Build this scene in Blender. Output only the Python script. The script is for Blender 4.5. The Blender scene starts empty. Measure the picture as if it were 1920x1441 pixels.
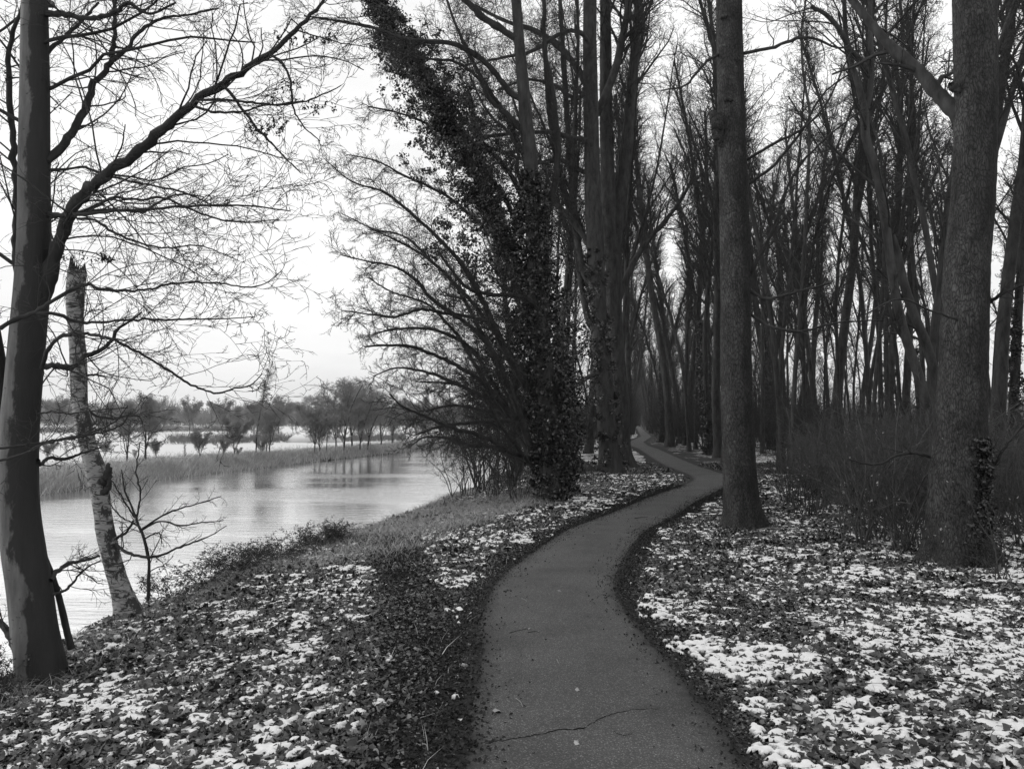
import bpy, math, random
import numpy as np
R = np.random.default_rng(7)
random.seed(7)
SC = bpy.context.scene
COL = SC.collection

# ------------------------------------------------------------------ camera
F_PX = 1554.0; CX, CY = 960.0, 720.5; HOR = 790.0; EYE = 1.7
PITCH = math.atan((HOR-CY)/F_PX)
cam_d = bpy.data.cameras.new('camera'); cam = bpy.data.objects.new('camera', cam_d); COL.objects.link(cam)
cam.location = (0, 0, EYE); cam.rotation_euler = (math.pi/2+PITCH, 0, 0)
cam_d.sensor_width = 36; cam_d.lens = 36*F_PX/1920; cam_d.clip_start = .05; cam_d.clip_end = 6000
SC.camera = cam

def ray(px, py):
    u = (px-CX)/F_PX; v = (CY-py)/F_PX
    d = np.array([u, math.cos(PITCH)-v*math.sin(PITCH), math.sin(PITCH)+v*math.cos(PITCH)])
    return d/d[1]
def P3(px, py, depth):                     # the point this far ahead that the photo shows here
    return ray(px, py)*depth + np.array([0, 0, EYE])

# ------------------------------------------------------------------ numpy noise
def _hash(ix, iy, s):
    h = (ix*374761393 + iy*668265263 + s*974634777) & 0xffffffff
    h = ((h ^ (h >> 13))*1274126177) & 0xffffffff
    return ((h ^ (h >> 16)) & 0xffff)/65535.0
def vnoise(x, y, s=0):
    x = np.asarray(x, float); y = np.asarray(y, float)
    ix = np.floor(x).astype(np.int64); iy = np.floor(y).astype(np.int64)
    fx = x-ix; fy = y-iy; fx = fx*fx*(3-2*fx); fy = fy*fy*(3-2*fy)
    a = _hash(ix, iy, s); b = _hash(ix+1, iy, s); c = _hash(ix, iy+1, s); d = _hash(ix+1, iy+1, s)
    return (a+(b-a)*fx)*(1-fy)+(c+(d-c)*fx)*fy
def fbm(x, y, o=3, s=0):
    t = 0; a = 1; n = 0
    for i in range(o):
        t = t+a*vnoise(x*2**i+i*17.3, y*2**i-i*9.1, s+i); n += a; a *= .5
    return t/n
def sstep(a, b, x):
    t = np.clip((np.asarray(x, float)-a)/(b-a), 0, 1); return t*t*(3-2*t)

# ------------------------------------------------------------------ plan of the place
YS = np.arange(-60, 420, .25)
def smooth_table(ys, xs, sig):
    k = int(4*sig/.25); g = np.exp(-.5*(np.arange(-k, k+1)*.25/sig)**2); g /= g.sum()
    v = np.interp(YS, ys, xs); v = np.convolve(np.pad(v, k, mode='edge'), g, 'valid')
    return v
_N = smooth_table([-60, 0, 6.5, 9, 11, 16, 23, 27, 32, 41, 60, 94, 150, 300, 420], [-4.9, -4.2, -4.0, -4.1, -4.0, -2.75, -1.65, -1.0, -.4, .8, 3.6, 9.2, 16.5, 37, 54], 1.4)
_F = smooth_table([-60, 10, 32, 41, 60, 94, 150, 300, 420], [-26, -21, -18.6, -17.5, -13.9, -6.6, 2, 20, 35], 3)
_P = smooth_table([-60, 0, 4.06, 5.18, 6.44, 7.14, 8.7, 10.57, 13, 15.5, 18.2, 21.7, 24, 26.4, 31.8, 38.3, 51.2, 58.7, 69.5, 94, 264, 420],
                  [.9, .5, .44, .47, .42, .37, .42, .82, 1.45, 2.5, 3.5, 5.0, 5.9, 6.25, 6.5, 7.1, 8.45, 9.0, 10.4, 15.2, 40, 64], .45)
def ext(t):
    def f(y):
        y = np.asarray(y, float)
        return np.interp(y, YS, t) + np.where(y > YS[-1], (y-YS[-1])*.14, 0)
    return f
NB, FB, PC = ext(_N), ext(_F), ext(_P)     # near bank edge, far waterline, centre of the path
PW = lambda y: np.interp(y, [0, 5, 9, 14, 60], [.73, .70, .64, .62, .62])
WATER = -1.2
def pslope(y): return (PC(np.asarray(y)+.1)-PC(np.asarray(y)-.1))/.2
def pdist(x, y):                            # signed distance from the path's centre line
    return (x-PC(y))/np.sqrt(1+pslope(y)**2)
def H0(x, y):
    x = np.asarray(x, float); y = np.asarray(y, float)
    d = x-NB(y)
    z = -.32*(1-sstep(0, 3.4, d))
    z = z + np.where(d < 0, .8*d, 0)
    z = np.maximum(z, -2.4)
    e = FB(y)-x
    zf = WATER+.55*e
    zf = np.where(zf > -.62, -.62+.12*(1-np.exp(-(zf+.62)))+0*e, zf)
    z = np.where(e > -3, np.maximum(z, np.where(e > -2.2, zf, -2.4)), z)
    # the far left country rises very slightly, right field falls away a little
    z = z + .006*np.clip(e-120, 0, 1200) - .25*sstep(20, 40, pdist(x, y))
    return z
def H(x, y):
    x = np.asarray(x, float); y = np.asarray(y, float)
    off = sstep(.62, 1.3, np.abs(pdist(x, y)))
    land = np.where((x > NB(y)-1.0) | (x < FB(y)-.5), 1.0, .2)
    n = (fbm(x*.8, y*.8, 2, 3)-.5)*.13 + (fbm(x*4, y*4, 2, 5)-.5)*.035
    return H0(x, y)+n*off*land
def G(px, py, dz=0):                        # where the photo's sight line meets the ground
    d = ray(px, py); t = np.concatenate([np.arange(2, 60, .02), np.arange(60, 400, .25)])
    p = d[None]*t[:, None]+np.array([0, 0, EYE])
    b = np.where(p[:, 2] < H0(p[:, 0], p[:, 1])+dz)[0]
    q = p[b[0]] if len(b) else p[-1]
    return np.array([q[0], q[1], float(H(q[0], q[1]))])

# ------------------------------------------------------------------ mesh helpers
def mesh_np(name, V, Q=None, T=None, attr=None, smooth=True):
    me = bpy.data.meshes.new(name)
    V = np.asarray(V, np.float32).reshape(-1, 3)
    nq = 0 if Q is None else len(Q); nt = 0 if T is None else len(T)
    me.vertices.add(len(V)); me.vertices.foreach_set('co', V.ravel())
    loops = []; 
    if nq: loops.append(np.asarray(Q, np.int32).ravel())
    if nt: loops.append(np.asarray(T, np.int32).ravel())
    L = np.concatenate(loops) if loops else np.zeros(0, np.int32)
    me.loops.add(len(L)); me.loops.foreach_set('vertex_index', L)
    me.polygons.add(nq+nt)
    st = np.concatenate([np.arange(nq)*4, nq*4+np.arange(nt)*3]).astype(np.int32)
    me.polygons.foreach_set('loop_start', st)
    me.polygons.foreach_set('use_smooth', np.full(nq+nt, smooth))
    me.update(calc_edges=True)
    if attr:
        for k, v in attr.items():
            a = me.attributes.new(k, 'FLOAT', 'POINT'); a.data.foreach_set('value', np.asarray(v, np.float32).ravel())
    me.validate()
    return me
def obj(name, me, mat, parent=None):
    o = bpy.data.objects.new(name, me); COL.objects.link(o)
    if mat and not me.materials: me.materials.append(mat)
    if parent: o.parent = parent
    return o
def thing(name, label, cat, loc=(0, 0, 0), group=None):
    o = bpy.data.objects.new(name, None); COL.objects.link(o); o.location = [float(v) for v in loc]; o.empty_display_size = .3
    return tag(o, label, cat, group)
def tag(o, label=None, cat=None, group=None, kind=None):
    if label: o['label'] = label
    if cat: o['category'] = cat
    if group: o['group'] = group
    if kind: o['kind'] = kind
    return o

class Geo:                                   # gathers tubes and leaves, then becomes ONE mesh
    def __init__(s): s.V = []; s.Q = []; s.T = []; s.A = []; s.n = 0
    def add(s, V, Q=None, T=None, A=None):
        V = V.reshape(-1, 3)
        s.V.append(V)
        if Q is not None: s.Q.append(Q.reshape(-1, 4)+s.n)
        if T is not None: s.T.append(T.reshape(-1, 3)+s.n)
        s.A.append(np.full(len(V), .5) if A is None else np.asarray(A).ravel())
        s.n += len(V)
    def tubes(s, P, Rd, sides=3, disp=None):
        """P [n,k,3] centre lines, Rd [n,k] radii"""
        if P.ndim == 2: P = P[None]; Rd = Rd[None]
        n, k, _ = P.shape
        if n == 0: return
        t = np.empty_like(P); t[:, 1:-1] = P[:, 2:]-P[:, :-2]; t[:, 0] = P[:, 1]-P[:, 0]; t[:, -1] = P[:, -1]-P[:, -2]
        t /= np.linalg.norm(t, axis=2, keepdims=True)+1e-9
        m = t.mean(1, keepdims=True); m /= np.linalg.norm(m, axis=2, keepdims=True)+1e-9
        ref = np.where(np.abs(m[..., 0:1]) < .8, np.array([1., 0, 0]), np.array([0, 1., 0]))
        a = np.cross(t, np.broadcast_to(ref, t.shape)); a /= np.linalg.norm(a, axis=2, keepdims=True)+1e-9
        b = np.cross(t, a)
        ang = np.arange(sides)*2*np.pi/sides
        r = Rd[:, :, None]*np.ones(sides)
        if disp is not None: r = r*disp
        V = P[:, :, None]+r[..., None]*(a[:, :, None]*np.cos(ang)[None, None, :, None]+b[:, :, None]*np.sin(ang)[None, None, :, None])
        idx = np.arange(n*k*sides).reshape(n, k, sides)
        j = np.roll(idx, -1, axis=2)
        Q = np.stack([idx[:, :-1], j[:, :-1], j[:, 1:], idx[:, 1:]], -1)
        s.add(V, Q)
    def mesh(s, name, smooth=True, origin=None, attr=None):
        V = np.concatenate(s.V)
        if origin is not None: V = V-np.asarray(origin)
        Q = np.concatenate(s.Q) if s.Q else None; T = np.concatenate(s.T) if s.T else None
        return mesh_np(name, V, Q, T, {attr: np.concatenate(s.A)} if attr else None, smooth)

def crs(pts, m):                             # smooth resample of a poly line (any columns)
    p = np.asarray(pts, float)
    d = np.r_[0, np.cumsum(np.linalg.norm(np.diff(p[:, :3], axis=0), axis=1)+1e-6)]
    tt = np.linspace(0, d[-1], m); out = np.empty((m, p.shape[1]))
    i = np.clip(np.searchsorted(d, tt, 'right')-1, 0, len(p)-2)
    u = ((tt-d[i])/(d[i+1]-d[i]))[:, None]
    g = np.gradient(p, d, axis=0)
    h = (d[i+1]-d[i])[:, None]
    out = (2*u**3-3*u**2+1)*p[i]+(u**3-2*u**2+u)*h*g[i]+(-2*u**3+3*u**2)*p[i+1]+(u**3-u**2)*h*g[i+1]
    return out
def unit(v): return v/(np.linalg.norm(v, axis=-1, keepdims=True)+1e-9)
def walk(rng, S, D, L, R0, k, wob=.18, up=0., taper=.35, zig=0):
    """n branches grown from S along D: k points each"""
    n = len(S); P = np.empty((n, k, 3)); P[:, 0] = S; d = unit(D); st = (L/(k-1))[:, None]
    drift = rng.normal(0, wob*.5, (n, 3))
    for i in range(1, k):
        P[:, i] = P[:, i-1]+d*st
        d = unit(d+drift+rng.normal(0, wob, (n, 3))*np.where(rng.random((n, 1)) < .28, 1.9, .6)+np.array([0, 0, up]))
    f = np.linspace(1, taper, k)
    return P, R0[:, None]*f[None]
def kids(rng, P, Rd, m, lo=.15, hi=1., ang=(35, 70), flat=0., up=.0):
    """m children for each branch: starts, directions, radius there, position along"""
    n, k, _ = P.shape
    t = lo+(hi-lo)*(np.arange(m)[None]+rng.random((n, m)))/m
    t = np.clip(t, 0, .999)*(k-1); i = t.astype(int); f = (t-i)[..., None]
    a = np.take_along_axis(P, i[..., None].repeat(3, -1), 1); b = np.take_along_axis(P, (i+1)[..., None].repeat(3, -1), 1)
    S = a*(1-f)+b*f; T = unit(b-a)
    rr = np.take_along_axis(Rd, i, 1)
    q = rng.normal(0, 1, S.shape); q[..., 2] *= (1-flat)
    perp = unit(q-(q*T).sum(-1, keepdims=True)*T)
    th = np.radians(rng.uniform(*ang, (n, m)))[..., None]
    D = unit(T*np.cos(th)+perp*np.sin(th)+np.array([0, 0, up]))
    return S.reshape(-1, 3), D.reshape(-1, 3), rr.ravel(), (t/(k-1)).ravel()
def foliate(rng, g, P, Rd, L1, levels, rmin=.003, ang=(30, 65), up=.03, flat=0., wob=.16, lo=.12, base_len=None, side=3, rf=.45):
    """grow twig levels from batch P. levels = [(children, length ratio, points), ...]"""
    Ls = np.full(len(P), L1) if base_len is None else base_len
    for (m, ratio, k) in levels:
        S, D, rr, t = kids(rng, P, Rd, m, lo=lo, ang=ang, flat=flat, up=up)
        Ls = np.repeat(Ls, m)*ratio*(1.1-.55*t)*rng.uniform(.6, 1.25, len(t))
        R0 = np.maximum(rr*rf, rmin)
        P, Rd = walk(rng, S, D, Ls, R0, k, wob=wob, up=up*.5, taper=.45)
        g.tubes(P, Rd, side)
    return P, Rd

def leaf_cards(rng, g, C, size, up=.3, shade=None, fold=.25, aspect=.75):
    """pointed little leaves, folded along the midrib: 4 verts, 2 tris each"""
    n = len(C)
    N = unit(rng.normal(0, 1, (n, 3))+np.array([0, 0, up]))
    a = unit(np.cross(N, rng.normal(0, 1, (n, 3)))); b = np.cross(N, a)
    s = (size*rng.uniform(.6, 1.25, n))[:, None]
    p0 = C-a*s*.5; p1 = C+a*s*.5
    w = s*.5*aspect
    p2 = C+b*w+N*s*fold-a*s*.08; p3 = C-b*w+N*s*fold-a*s*.08
    V = np.stack([p0, p2, p1, p3], 1)
    i = np.arange(n)[:, None]*4
    T = np.stack([np.concatenate([i, i+1, i+2], 1), np.concatenate([i, i+2, i+3], 1)], 1)
    A = np.repeat(rng.random(n) if shade is None else shade, 4)
    g.add(V, T=T, A=A)

# ------------------------------------------------------------------ materials
def mat(name, rough=.85, spec=.3):
    m = bpy.data.materials.new(name); m.use_nodes = True; nt = m.node_tree; b = nt.nodes['Principled BSDF']
    b.inputs['Roughness'].default_value = rough; b.inputs['Specular IOR Level'].default_value = spec
    return m, nt, b
def node(nt, t, **kw):
    n = nt.nodes.new(t)
    for k, v in kw.items():
        if k in n.inputs: n.inputs[k].default_value = v
        else: setattr(n, k, v)
    return n
def gray(v): return (v, v, v, 1)
def ramp(nt, fac, stops):
    r = nt.nodes.new('ShaderNodeValToRGB'); e = r.color_ramp.elements
    while len(e) < len(stops): e.new(.5)
    for q, (p, v) in zip(e, stops): q.position = p; q.color = gray(v)
    nt.links.new(fac, r.inputs['Fac']); return r.outputs['Color']
def coords(nt, scale=(1, 1, 1), kind='Object'):
    tc = nt.nodes.new('ShaderNodeTexCoord'); mp = nt.nodes.new('ShaderNodeMapping'); mp.inputs['Scale'].default_value = scale
    nt.links.new(tc.outputs[kind], mp.inputs['Vector']); return mp.outputs['Vector']
def noise(nt, vec, scale, detail=4, rough=.55, dist=0):
    n = node(nt, 'ShaderNodeTexNoise', Scale=scale, Detail=detail, Roughness=rough, Distortion=dist); nt.links.new(vec, n.inputs['Vector']); return n.outputs['Fac']
def bump(nt, b, h, strength, dist, prev=None):
    n = node(nt, 'ShaderNodeBump', Strength=strength, Distance=dist); nt.links.new(h, n.inputs['Height'])
    if prev: nt.links.new(prev, n.inputs['Normal'])
    nt.links.new(n.outputs['Normal'], b.inputs['Normal']); return n.outputs['Normal']
def mixc(nt, f, a, b_):
    m = nt.nodes.new('ShaderNodeMix'); m.data_type = 'RGBA'
    for s, v in ((m.inputs[0], f), (m.inputs[6], a), (m.inputs[7], b_)):
        if isinstance(v, (int, float)): s.default_value = v if s == m.inputs[0] else gray(v)
        else: nt.links.new(v, s)
    return m.outputs[2]
def math_(nt, op, a, b_=None):
    m = node(nt, 'ShaderNodeMath', operation=op)
    for i, v in enumerate((a, b_)):
        if v is None: continue
        if isinstance(v, (int, float)): m.inputs[i].default_value = v
        else: nt.links.new(v, m.inputs[i])
    return m.outputs[0]

def bark_rough(name, lo, hi, sc=1.):
    m, nt, b = mat(name, .9, .2)
    v = coords(nt, (1, 1, .35))
    vo = node(nt, 'ShaderNodeTexVoronoi', feature='DISTANCE_TO_EDGE', Scale=34*sc, Randomness=.9)
    w = node(nt, 'ShaderNodeTexNoise', Scale=9.*sc, Detail=3.); nt.links.new(v, w.inputs['Vector'])
    ad = node(nt, 'ShaderNodeVectorMath', operation='MULTIPLY_ADD'); nt.links.new(w.outputs['Color'], ad.inputs[0]); ad.inputs[1].default_value = (.14, .14, .14); nt.links.new(v, ad.inputs[2])
    nt.links.new(ad.outputs[0], vo.inputs['Vector'])
    crack = ramp(nt, vo.outputs['Distance'], [(0, .0), (.06, .55), (.3, 1)])
    big = noise(nt, coords(nt, (1, 1, .5)), 3.2, 5, .65)
    fine = noise(nt, v, 70*sc, 3)
    c = mixc(nt, ramp(nt, big, [(.32, 0), (.68, 1)]), lo, hi)
    c2 = mixc(nt, crack, lo*.35, c)
    lich = ramp(nt, noise(nt, coords(nt), 11, 5, .7), [(.60, 0), (.68, 1)])
    c3 = mixc(nt, math_(nt, 'MULTIPLY', lich, .4), c2, hi*1.7)
    at = node(nt, 'ShaderNodeAttribute', attribute_name='side')      # right flank: damp algae on the thickest trunk, painted shade on the knotty tree
    wet_shade = ramp(nt, math_(nt, 'ADD', at.outputs['Fac'], math_(nt, 'MULTIPLY', math_(nt, 'SUBTRACT', noise(nt, coords(nt, (1, 1, .35)), 3.5, 6, .7), .5), 1.3)), [(.50, 0), (.68, 1)])
    c3 = mixc(nt, wet_shade, c3, mixc(nt, .62, c3, .008))
    nt.links.new(c3, b.inputs['Base Color'])
    n1 = bump(nt, b, crack, .8, .012)
    bump(nt, b, fine, .6, .006, n1)
    return m
def bark_plain(name, lo, hi, zs=.3):
    m, nt, b = mat(name, .85, .25)
    v = coords(nt, (1, 1, zs))
    c = mixc(nt, ramp(nt, noise(nt, v, 8, 6, .65), [(.35, 0), (.7, 1)]), lo, hi)
    nt.links.new(c, b.inputs['Base Color'])
    bump(nt, b, noise(nt, v, 45, 4), .5, .008)
    return m
M = {}
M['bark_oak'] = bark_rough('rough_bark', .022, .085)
M['bark_wood'] = bark_plain('forest_bark', .016, .058)
M['bark_pale'] = bark_plain('pale_bark', .028, .085, .12)
M['bark_dark'] = bark_plain('dark_bark', .016, .038)
M['twig'] = bark_plain('twig', .022, .045)
M['brush'] = bark_plain('brushwood', .03, .10)
M['twig_hazed'] = bark_plain('hazed_twig', .20, .30)  # much paler than the near twigs: distance haze put into the colour

def bark_beech():
    m, nt, b = mat('smooth_stained_bark', .7, .35)
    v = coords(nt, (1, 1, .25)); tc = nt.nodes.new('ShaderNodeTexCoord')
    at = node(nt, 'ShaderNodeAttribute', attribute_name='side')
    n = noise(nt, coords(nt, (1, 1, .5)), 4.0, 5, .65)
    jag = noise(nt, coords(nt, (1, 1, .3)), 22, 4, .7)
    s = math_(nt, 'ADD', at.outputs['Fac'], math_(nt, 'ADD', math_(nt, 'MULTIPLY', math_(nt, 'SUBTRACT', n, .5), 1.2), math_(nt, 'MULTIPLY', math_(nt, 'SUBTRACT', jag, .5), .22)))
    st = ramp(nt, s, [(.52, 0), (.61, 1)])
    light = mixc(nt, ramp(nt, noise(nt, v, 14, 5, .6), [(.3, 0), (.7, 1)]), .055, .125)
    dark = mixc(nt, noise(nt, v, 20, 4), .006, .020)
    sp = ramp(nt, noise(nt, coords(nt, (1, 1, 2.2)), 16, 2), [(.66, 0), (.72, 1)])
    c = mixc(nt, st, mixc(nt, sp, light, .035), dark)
    nt.links.new(c, b.inputs['Base Color'])
    n1 = bump(nt, b, noise(nt, coords(nt, (1, 1, .15)), 40, 4), .7, .01)
    bump(nt, b, noise(nt, coords(nt, (1, 1, 3)), 9, 3), .25, .012, n1)
    return m
M['bark_beech'] = bark_beech()
def bark_birch():
    m, nt, b = mat('birch_bark', .65, .35)
    n1 = noise(nt, coords(nt, (1, 1, 4.5)), 7.5, 5, .72, .8)
    n2 = noise(nt, coords(nt, (1, 1, .6)), 9, 5, .75)
    at = node(nt, 'ShaderNodeAttribute', attribute_name='side')
    marks = ramp(nt, n1, [(.50, 0), (.565, 1)])
    crk = ramp(nt, math_(nt, 'ADD', n2, math_(nt, 'MULTIPLY', at.outputs['Fac'], .14)), [(.63, 0), (.67, 1)])
    k = math_(nt, 'MAXIMUM', marks, crk)
    base = mixc(nt, noise(nt, coords(nt, (1, 1, 8)), 22, 3), .12, .34)
    nt.links.new(mixc(nt, k, base, .022), b.inputs['Base Color'])
    bump(nt, b, math_(nt, 'SUBTRACT', noise(nt, coords(nt, (1, 1, 9)), 20, 4), math_(nt, 'MULTIPLY', k, .4)), .7, .008)
    return m
M['bark_birch'] = bark_birch()

def leafm(name, lo, hi, rough=.6, spec=.4, attr='shade', trans=0):
    m, nt, b = mat(name, rough, spec)
    at = node(nt, 'ShaderNodeAttribute', attribute_name=attr)
    c = ramp(nt, at.outputs['Fac'], [(0, lo), (.55, lo+(hi-lo)*.22), (.88, lo+(hi-lo)*.5), (1, hi)])
    c = mixc(nt, noise(nt, coords(nt), 60, 3), c, mixc(nt, .5, c, lo*.5))
    nt.links.new(c, b.inputs['Base Color'])
    return m
M['leaf'] = leafm('fallen_leaf', .014, .27, .6, .35)
M['crumb'] = leafm('leaf_crumb', .012, .06, .8, .2)
M['ivy'] = leafm('ivy_leaf', .012, .040, .28, .6)
M['pale_leaf'] = leafm('pale_leaf', .25, .5, .7, .2)
M['hang_leaf'] = leafm('withered_leaf', .03, .07, .7, .2)
M['bramble'] = leafm('bramble_leaf', .014, .06, .5, .4)
M['grass'] = leafm('grass_blade', .26, .70, .7, .25)
M['grass_dark'] = leafm('damp_grass', .03, .12, .7, .25)
M['reed'] = leafm('reed', .35, .85, .8, .2)

def snow_mat():
    m, nt, b = mat('snow', .8, .2)
    at = node(nt, 'ShaderNodeAttribute', attribute_name='depth')     # thin melting snow lets the litter show through
    th = ramp(nt, math_(nt, 'ADD', at.outputs['Fac'], math_(nt, 'MULTIPLY', math_(nt, 'SUBTRACT', noise(nt, coords(nt), 70, 4, .7), .5), .9)), [(.05, 0), (.55, 1)])
    nt.links.new(mixc(nt, th, .13, mixc(nt, noise(nt, coords(nt), 25, 4), .62, .76)), b.inputs['Base Color'])
    b.inputs['Subsurface Weight'].default_value = 0
    n1 = bump(nt, b, noise(nt, coords(nt), 60, 4), .5, .008)
    bump(nt, b, noise(nt, coords(nt), 260, 3), .3, .003, n1)
    return m
M['snow'] = snow_mat()
def ground_mat():
    m, nt, b = mat('woodland_ground', .9, .15)
    v = coords(nt)
    at = node(nt, 'ShaderNodeAttribute', attribute_name='snow'); gr = node(nt, 'ShaderNodeAttribute', attribute_name='turf')
    soil = ramp(nt, noise(nt, v, 22, 8, .75), [(.3, .010), (.55, .035), (.75, .075)])
    turf = ramp(nt, noise(nt, v, 18, 8, .7), [(.3, .13), (.7, .36)])
    s1 = mixc(nt, gr.outputs['Fac'], soil, turf)
    patch = math_(nt, 'ADD', math_(nt, 'MULTIPLY', noise(nt, v, 5, 7, .75), .55), math_(nt, 'MULTIPLY', noise(nt, v, .6, 3, .6), .45))
    f = ramp(nt, math_(nt, 'ADD', patch, math_(nt, 'SUBTRACT', at.outputs['Fac'], .5)), [(.48, 0), (.60, 1)])
    nt.links.new(mixc(nt, f, s1, .66), b.inputs['Base Color'])
    n1 = bump(nt, b, noise(nt, v, 30, 6, .7), .7, .03)
    bump(nt, b, f, .6, .03, n1)
    return m
M['ground'] = ground_mat()
def asphalt():
    m, nt, b = mat('asphalt', .82, .35)
    v = coords(nt)
    gr = node(nt, 'ShaderNodeTexVoronoi', Scale=190.); nt.links.new(v, gr.inputs['Vector'])
    sp = ramp(nt, node_out(nt, gr, 'Color'), [(.0, .034), (.55, .052), (.86, .07), (.97, .18)])
    big = ramp(nt, noise(nt, v, 1.3, 5, .6), [(.3, .66), (.5, .98), (.7, 1.22)])
    mul = nt.nodes.new('ShaderNodeMix'); mul.data_type = 'RGBA'; mul.blend_type = 'MULTIPLY'; mul.inputs[0].default_value = 1
    nt.links.new(sp, mul.inputs[6]); nt.links.new(big, mul.inputs[7])
    at = node(nt, 'ShaderNodeAttribute', attribute_name='edge')
    e = math_(nt, 'ADD', at.outputs['Fac'], math_(nt, 'MULTIPLY', math_(nt, 'SUBTRACT', noise(nt, v, 6, 6, .7), .5), .9))
    dirt = ramp(nt, e, [(.35, 0), (.95, 1)])
    nt.links.new(mixc(nt, dirt, mul.outputs[2], .016), b.inputs['Base Color'])
    n1 = bump(nt, b, gr.outputs['Distance'], .6, .004)
    bump(nt, b, noise(nt, v, 45, 4), .4, .004, n1)
    return m
def node_out(nt, n, k): 
    s = nt.nodes.new('ShaderNodeSeparateColor'); nt.links.new(n.outputs[k], s.inputs[0]); return s.outputs[0]
M['asphalt'] = asphalt()
M['crack'] = mat('open_crack', .95, .05)[0]; M['crack'].node_tree.nodes['Principled BSDF'].inputs['Base Color'].default_value = gray(.008)
def water_mat():
    m, nt, b = mat('water', .04, .5)
    b.inputs['Base Color'].default_value = gray(.045); b.inputs['IOR'].default_value = 1.33
    v = coords(nt, (.55, 2.2, 1)); 
    n1 = noise(nt, v, 1.7, 3, .6, .6); n2 = noise(nt, coords(nt, (.5, 2.4, 1)), 6.5, 4, .65)
    calm = ramp(nt, noise(nt, coords(nt, (.5, 1.6, 1)), .13, 2), [(.40, .30), (.60, 1)])
    bn = node(nt, 'ShaderNodeBump', Strength=.6, Distance=.058); nt.links.new(math_(nt, 'MULTIPLY', n1, calm), bn.inputs['Height'])
    b2 = node(nt, 'ShaderNodeBump', Strength=.6, Distance=.022); nt.links.new(math_(nt, 'MULTIPLY', n2, calm), b2.inputs['Height']); nt.links.new(bn.outputs[0], b2.inputs['Normal'])
    nt.links.new(b2.outputs[0], b.inputs['Normal'])
    gl_ = node(nt, 'ShaderNodeBsdfGlossy', Roughness=.03); gl_.inputs['Color'].default_value = gray(1.); nt.links.new(b2.outputs[0], gl_.inputs['Normal'])
    fr = node(nt, 'ShaderNodeFresnel', IOR=2.1); nt.links.new(b2.outputs[0], fr.inputs['Normal'])
    mr = ramp(nt, fr.outputs[0], [(.0, .7), (.2, 1)])
    mx_ = nt.nodes.new('ShaderNodeMixShader'); nt.links.new(mr, mx_.inputs[0]); nt.links.new(b.outputs[0], mx_.inputs[1]); nt.links.new(gl_.outputs[0], mx_.inputs[2])
    nt.links.new(mx_.outputs[0], nt.nodes['Material Output'].inputs[0])
    return m
M['water'] = water_mat()

# ------------------------------------------------------------------ sky and light
SUN_EL, SUN_AZ = math.radians(24), math.radians(-78)     # from the left, over the water (azimuth from +Y towards +X)
w = bpy.data.worlds.new('World'); SC.world = w; w.use_nodes = True; nt = w.node_tree; nt.nodes.clear()
out = nt.nodes.new('ShaderNodeOutputWorld'); bg = nt.nodes.new('ShaderNodeBackground'); bg.inputs['Strength'].default_value = .1
sky = nt.nodes.new('ShaderNodeTexSky'); sky.sky_type = 'NISHITA'; sky.sun_disc = False; sky.sun_elevation = SUN_EL; sky.sun_rotation = SUN_AZ
bw = nt.nodes.new('ShaderNodeRGBToBW'); nt.links.new(sky.outputs[0], bw.inputs[0])
tc = nt.nodes.new('ShaderNodeTexCoord'); sp = nt.nodes.new('ShaderNodeSeparateXYZ'); nt.links.new(tc.outputs['Generated'], sp.inputs[0])
# overcast: a bright strip low down, a grey bank of cloud above it, then ever brighter towards the zenith
mp = nt.nodes.new('ShaderNodeMapping'); mp.inputs['Scale'].default_value = (1.2, 1.2, 9); nt.links.new(tc.outputs['Generated'], mp.inputs[0])
nz = noise(nt, mp.outputs[0], 2.2, 5, .55)
z2 = math_(nt, 'ADD', sp.outputs['Z'], math_(nt, 'MULTIPLY', math_(nt, 'SUBTRACT', nz, .5), .05))
cl = ramp(nt, z2, [(0, 1.0), (.010, .98), (.034, .76), (.075, .86), (.15, .95), (.35, .95), (1, 1.0)])
br = node(nt, 'ShaderNodeMapRange'); br.inputs['From Min'].default_value = .30; br.inputs['From Max'].default_value = 1; br.inputs['To Min'].default_value = 12.3; br.inputs['To Max'].default_value = 13.2
nt.links.new(sp.outputs['Z'], br.inputs['Value'])
mp2 = nt.nodes.new('ShaderNodeMapping'); mp2.inputs['Scale'].default_value = (1, 1, 3.2); nt.links.new(tc.outputs['Generated'], mp2.inputs[0])
cloud = ramp(nt, noise(nt, mp2.outputs[0], 2.6, 5, .6), [(.35, .88), (.65, 1.03)])
cv = math_(nt, 'MULTIPLY', math_(nt, 'MULTIPLY', cl, cloud), br.outputs[0])
mx = mixc(nt, .9, bw.outputs[0], cv)
nt.links.new(mx, bg.inputs['Color']); nt.links.new(bg.outputs[0], out.inputs[0])
sd = bpy.data.lights.new('sun', 'SUN'); sd.energy = 1.1; sd.angle = math.radians(20); sd.color = (1, .99, .98)
so = bpy.data.objects.new('sun', sd); COL.objects.link(so)
from mathutils import Vector
sv = Vector((math.sin(SUN_AZ)*math.cos(SUN_EL), math.cos(SUN_AZ)*math.cos(SUN_EL), math.sin(SUN_EL)))
so.rotation_euler = sv.to_track_quat('Z', 'Y').to_euler()
SC.cycles.use_denoising = True; SC.cycles.denoising_prefilter = 'ACCURATE'; SC.cycles.denoising_input_passes = 'RGB_ALBEDO_NORMAL'
SC.view_settings.view_transform = 'Standard'; SC.view_settings.look = 'None'; SC.view_settings.exposure = 0; SC.view_settings.gamma = 1

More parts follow.
